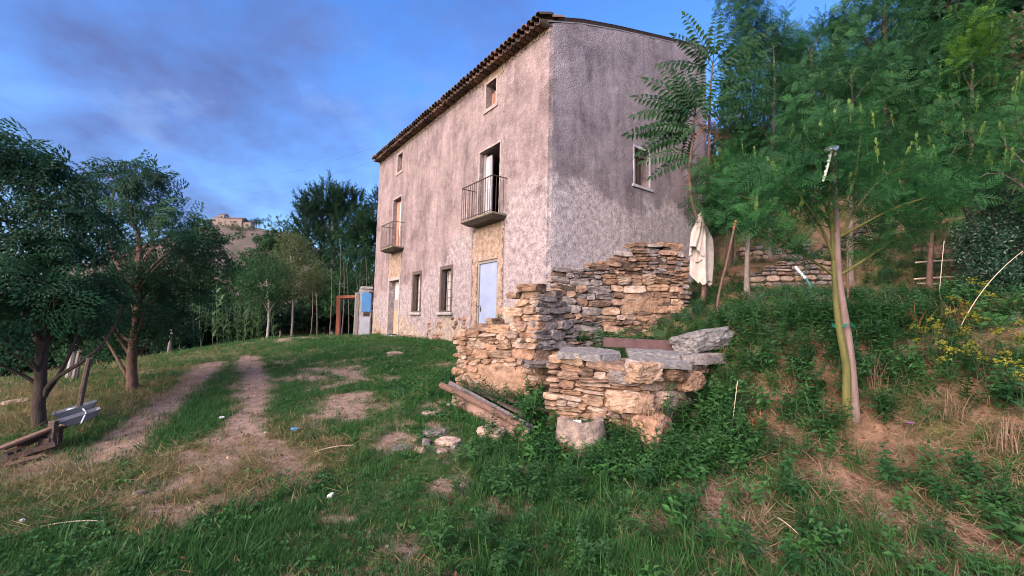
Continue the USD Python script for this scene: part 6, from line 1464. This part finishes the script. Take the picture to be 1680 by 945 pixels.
x, y, R, r = spread(9000, 2.4, 9, 9, -18, 57)
bare, dry = ground_masks(x, y)
pq = fbm(np.stack([x * 2.1, y * 2.1 + 8, x * 0], -1), 4, 97)
P_ = shapely.points(x, y)
front = np.clip(1 - np.abs(shapely.distance(LineString([hit(870, 730)[:2], hit(980, 770)[:2], hit(1210, 760)[:2], hit(1190, 690)[:2]]), P_)) / .38, 0, 1)
cnt['B'] = sow('broad_leaved_weeds', 'lighter broad leaved weeds before the bench and scattered on the bank', 'weeds', x, y, r.random(len(x)) < np.clip(front * .9 + np.clip((pq - .50) * 5, 0, .5) * np.clip((x - .2) / 1, 0, 1), 0, .9) * (1 - .7 * bare) * .45, P_WEED_BIG, 'clover', .62 * np.ones(len(x)), r, .3)

# ------------------------------------------------------------------ single plants one can tell apart
def plant(name, label, px_, py_, catg, build, mat, s=1.0, bark=None, group=None, D=None):
    p = hit(px_, py_) if D is None else at(px_, py_, D)
    z = g(p[0], p[1]) if D is None else p[2]
    o = thing(name, label, catg, (p[0], p[1], z), 0, group)
    for nm, m, mt in build:
        m = m.copy(); m.apply_scale(s); pp = part(o, nm, m, mt)
        if nm in ('flower_head', 'blades'):
            tag(pp, kind='stuff')
    return o
def bigweed(seed, h, n, ll, lw):
    r = np.random.default_rng(seed); st, lf = [], []
    for s in range(3):
        az = r.uniform(0, 6.28); le = r.uniform(.05, .3); hh = h * r.uniform(.7, 1.1)
        d = np.array([math.cos(az) * le, math.sin(az) * le, 1.0]); st.append(tube([(0, 0, -.05), d * hh * .5, d * hh], [.006, .005, .002], 5))
        for k in range(n):
            t = .12 + .88 * (k + 1) / n
            for e in (0, math.pi):
                a = az + k * 1.57 + e + r.normal(0, .3); sc = math.sin(.8 + 1.75 * t) * r.uniform(.8, 1.2)
                lf.append(leaves(d * hh * t, [math.cos(a), math.sin(a), r.uniform(-.2, .45)], np.array([0, 0, 1.0]) + r.normal(0, .15, 3), ll * sc, lw * sc, .2))
    return [('stem', cat(st), GM['weed'])] + [('leaf', l, GM['weed']) for l in lf]
plant('leafy_weed', 'tall broad leaved weed between the boards and the stone basin', 868, 712, 'weed', bigweed(1, .48, 7, .12, .055), None)
plant('leafy_weed', 'tall leafy weed climbing before the bench corner stones', 1085, 738, 'weed', bigweed(2, .80, 10, .10, .05), None, 1.05)
plant('leafy_weed', 'leafy weed with pointed leaves right of the stone basin', 1010, 742, 'weed', bigweed(3, .34, 6, .13, .04), None)
plant('leafy_weed', 'leafy weed left of the stone basin in front of the pier', 905, 722, 'weed', bigweed(4, .34, 6, .10, .05), None)
plant('leafy_weed', 'bushy weed in the dirt just right of the bench', 1192, 668, 'weed', bigweed(5, .60, 9, .09, .045), None)
plant('leafy_weed', 'leafy weed at the foot of the bank right of the acacia', 1450, 700, 'weed', bigweed(6, .42, 7, .12, .055), None)
plant('leafy_weed', 'light green broad leaved plant in the bottom right corner', 1660, 900, 'weed', bigweed(7, .20, 4, .13, .075), None)
plant('leafy_weed', 'dark clumped weed left of the bottom right corner', 1600, 800, 'weed', bigweed(8, .30, 6, .12, .06), None)
plant('leafy_weed', 'leafy weed at the bank foot left of the acacia stems', 1335, 680, 'weed', bigweed(9, .26, 6, .09, .05), None)
plant('leafy_weed', 'round leaved weed cluster in the foreground lawn', 945, 825, 'weed', bigweed(10, .12, 3, .07, .055), None)
plant('leafy_weed', 'low leafy weed sprawling on the lawn before the bench', 1125, 845, 'weed', bigweed(11, .14, 4, .09, .05), None)
plant('leafy_weed', 'small weed growing on the cap of the low ruin wall', 818, 530, 'weed', bigweed(12, .16, 5, .06, .03), None, D=6.75)
plant('leafy_weed', 'tuft of weed growing on top of the rear ruin wall', 1052, 412, 'weed', bigweed(13, .20, 6, .07, .025), None, D=8.6)
def fern(seed, n=9, L=.55):
    r = np.random.default_rng(seed); o = []
    for k in range(n):
        m = pinnate(L * r.uniform(.7, 1.1), 14, .10, .020, .5, r, .12, .05)
        T = trimesh.transformations.euler_matrix(r.normal(0, .15), -r.uniform(.25, .75), k * 6.28 / n + r.normal(0, .2), 'sxyz'); m.apply_transform(T); o.append(('frond', m, LM['mimosa']))
    return o
plant('fern', 'leftmost fern in the ruin, dark against the rear wall', 950, 562, 'fern', fern(1, 8, .45), None, D=6.7)
plant('fern', 'largest fern behind the grey slabs', 1000, 562, 'fern', fern(2, 11, .62), None, D=6.8)
plant('fern', 'fern just left of the boulder behind the steel beam', 1062, 566, 'fern', fern(3, 9, .50), None, D=6.7)
plant('fern', 'small fern between the two larger ferns', 1030, 566, 'fern', fern(4, 7, .40), None, D=6.5)
def spike(seed, n, h, mat, lie=.5):
    r = np.random.default_rng(seed)
    return [('blades', tuft(r, n, h, .007, .06, lie), GM[mat])]
for k, (px_, py_, h, n, mt, lab) in enumerate(((1188, 600, .30, 40, 'rusty', 'rust orange dried seed plant beside the boulder'), (1065, 690, .34, 70, 'straw', 'dry straw tuft hanging over the orange rock'), (1500, 545, .34, 60, 'rusty', 'reddish dry grass tuft on the bank under the canes'), (1545, 530, .36, 60, 'dry', 'pale dry grass tuft at the base of the tall stalk'), (1365, 590, .30, 50, 'dry', 'dry straw tuft left of the acacia stems on the bank'), (1240, 705, .22, 40, 'rusty', 'rusty dry tuft on the dirt right of the bench'), (1435, 640, .40, 60, 'straw', 'sprawling dead stalks right of the acacia stems'), (1040, 715, .40, 60, 'straw', 'long dry grass left of the orange rock'), (1240, 600, .28, 40, 'straw', 'dry tuft on top of the bank right of the bench'), (1590, 535, .34, 70, 'rusty', 'orange dry mat of grass below the long arching stalk'), (1470, 520, .30, 60, 'dry', 'pale dry tuft on the bank edge right of the acacia stems'), (1560, 690, .30, 60, 'straw', 'sprawl of dead stalks in the middle of the right bank'), (1650, 740, .30, 60, 'straw', 'dead stalks at the right edge of the bank'), (1420, 560, .26, 50, 'rusty', 'rusty dry tuft on the bank just right of the green tie'), (1300, 640, .24, 50, 'dry', 'short dry tuft on the bank face left of the acacia'), (1215, 560, .22, 40, 'rusty', 'rusty tuft just right of the grey boulder'))):
    plant('dry_tuft', lab, px_, py_, 'dry plant', spike(60 + k, n, h, mt, 1.0), None, D={1065: 4.62, 1040: 4.75}.get(px_))
def umbel(seed):
    r = np.random.default_rng(seed); st, fl = [], []
    for s in range(4):
        az, le, h = r.uniform(0, 6.28), r.uniform(.05, .4), r.uniform(.25, .5)
        d = np.array([math.cos(az) * le, math.sin(az) * le, 1.0]) * h; st.append(tube([(0, 0, -.03), d * .6, d], .003, 4))
        for k in range(14):
            a = r.uniform(0, 6.28); e = d + np.array([math.cos(a), math.sin(a), 0]) * r.uniform(.01, .06) + [0, 0, .03 + r.normal(0, .018)]; st.append(tube([d, e], .0012, 3, False))
            n = 7; b = r.uniform(0, 6.28, n); fl.append(leaves(e + np.zeros((n, 3)), np.stack([np.cos(b), np.sin(b), r.normal(.3, .7, n)], 1), np.array([0, 0, 1.0]) + r.normal(0, .5, (n, 3)), .018, .012))
    return [('stem', cat(st), GM['weed']), ('flower_head', cat(fl), GM['fennel'])]
for k, (px_, py_, s, where) in enumerate(((1540, 580, 1.0, 'under the pale dry tuft'), (1605, 600, 1.0, 'in the middle of the right bank'), (1660, 620, 1.1, 'at the right edge, upper of the edge pair'), (1560, 640, .9, 'lower left of the bank group'), (1625, 660, 1.0, 'right of the lower bank pair'), (1675, 690, 1.0, 'at the right edge, lower of the edge pair'), (1620, 520, .9, 'highest on the bank below the ivy bush'), (1510, 600, .8, 'nearest the acacia stems'), (1585, 545, .8, 'between the dry stalk and the ivy bush'))):
    plant('yellow_umbel_plant', f'yellow flowering umbel plant {where}', px_, py_, 'flower', umbel(80 + k), None, s)
# litter and a flower
def bit(name, label, px_, py_, size, col, catg, flat=.5, seed=1, rough=.5):
    p = hit(px_, py_); m = stone(size, size * .7, size * flat, np.random.default_rng(seed), 2, .35, .2); m.apply_translation([p[0], p[1], g(p[0], p[1]) + size * flat * .4 + .02])
    tag(part(None, name, m, M(name + '_mat' + str(seed), tuple(c * .85 for c in col), col, 20, rough)), label, catg)
bit('plastic_scrap', 'bright blue plastic scrap on the grass beside the track', 483, 709, .085, (.07, .28, .55), 'litter', .4, 2)
bit('paper_scrap', 'white scrap lying between the two wheel tracks', 364, 689, .065, (.5, .51, .53), 'litter', .4, 3)
bit('paper_scrap', 'small white scrap in the grass at the lower left edge', 36, 860, .04, (.5, .51, .53), 'litter', .4, 4)
bit('paper_scrap', 'white flower-like scrap in the weeds by the rubble', 735, 668, .055, (.5, .5, .52), 'litter', .5, 5)
bit('paper_scrap', 'whitish leaf-like scrap at the bottom edge of the lawn', 1000, 935, .05, (.70, .68, .66), 'litter', .4, 6)
p = hit(1494, 716); o = thing('purple_flower', 'single small purple flower at the foot of the bank', 'flower', (p[0], p[1], g(p[0], p[1])))
part(o, 'stem', tube([(0, 0, 0), (.0, 0, .10)], .002, 4), GM['weed']); an = np.arange(6) * 1.047
part(o, 'petals', leaves(np.tile([0, 0, .10], (6, 1)), np.stack([np.cos(an), np.sin(an), np.full(6, .7)], 1), [[0, 0, 1.0]], .035, .024), leaf_mat('purple_petal', (.24, .08, .36), (.36, .14, .50), .3, .5))
for k, (a, b_, lab) in enumerate((((60, 870), (175, 862), 'thin dry twig lying in the grass at the lower left'), ((515, 745), (580, 735), 'thin pale twig on the grass right of the track'), ((1270, 850), (1330, 905), 'bent straw lying across the right hand bare patch'))):
    p0, p1 = hit(*a), hit(*b_); pole('dry_twig', lab, p0 + [0, 0, .02], p1 + [0, 0, .03], .005, cane, 'twig', .02, 4)
print('plants', cnt)
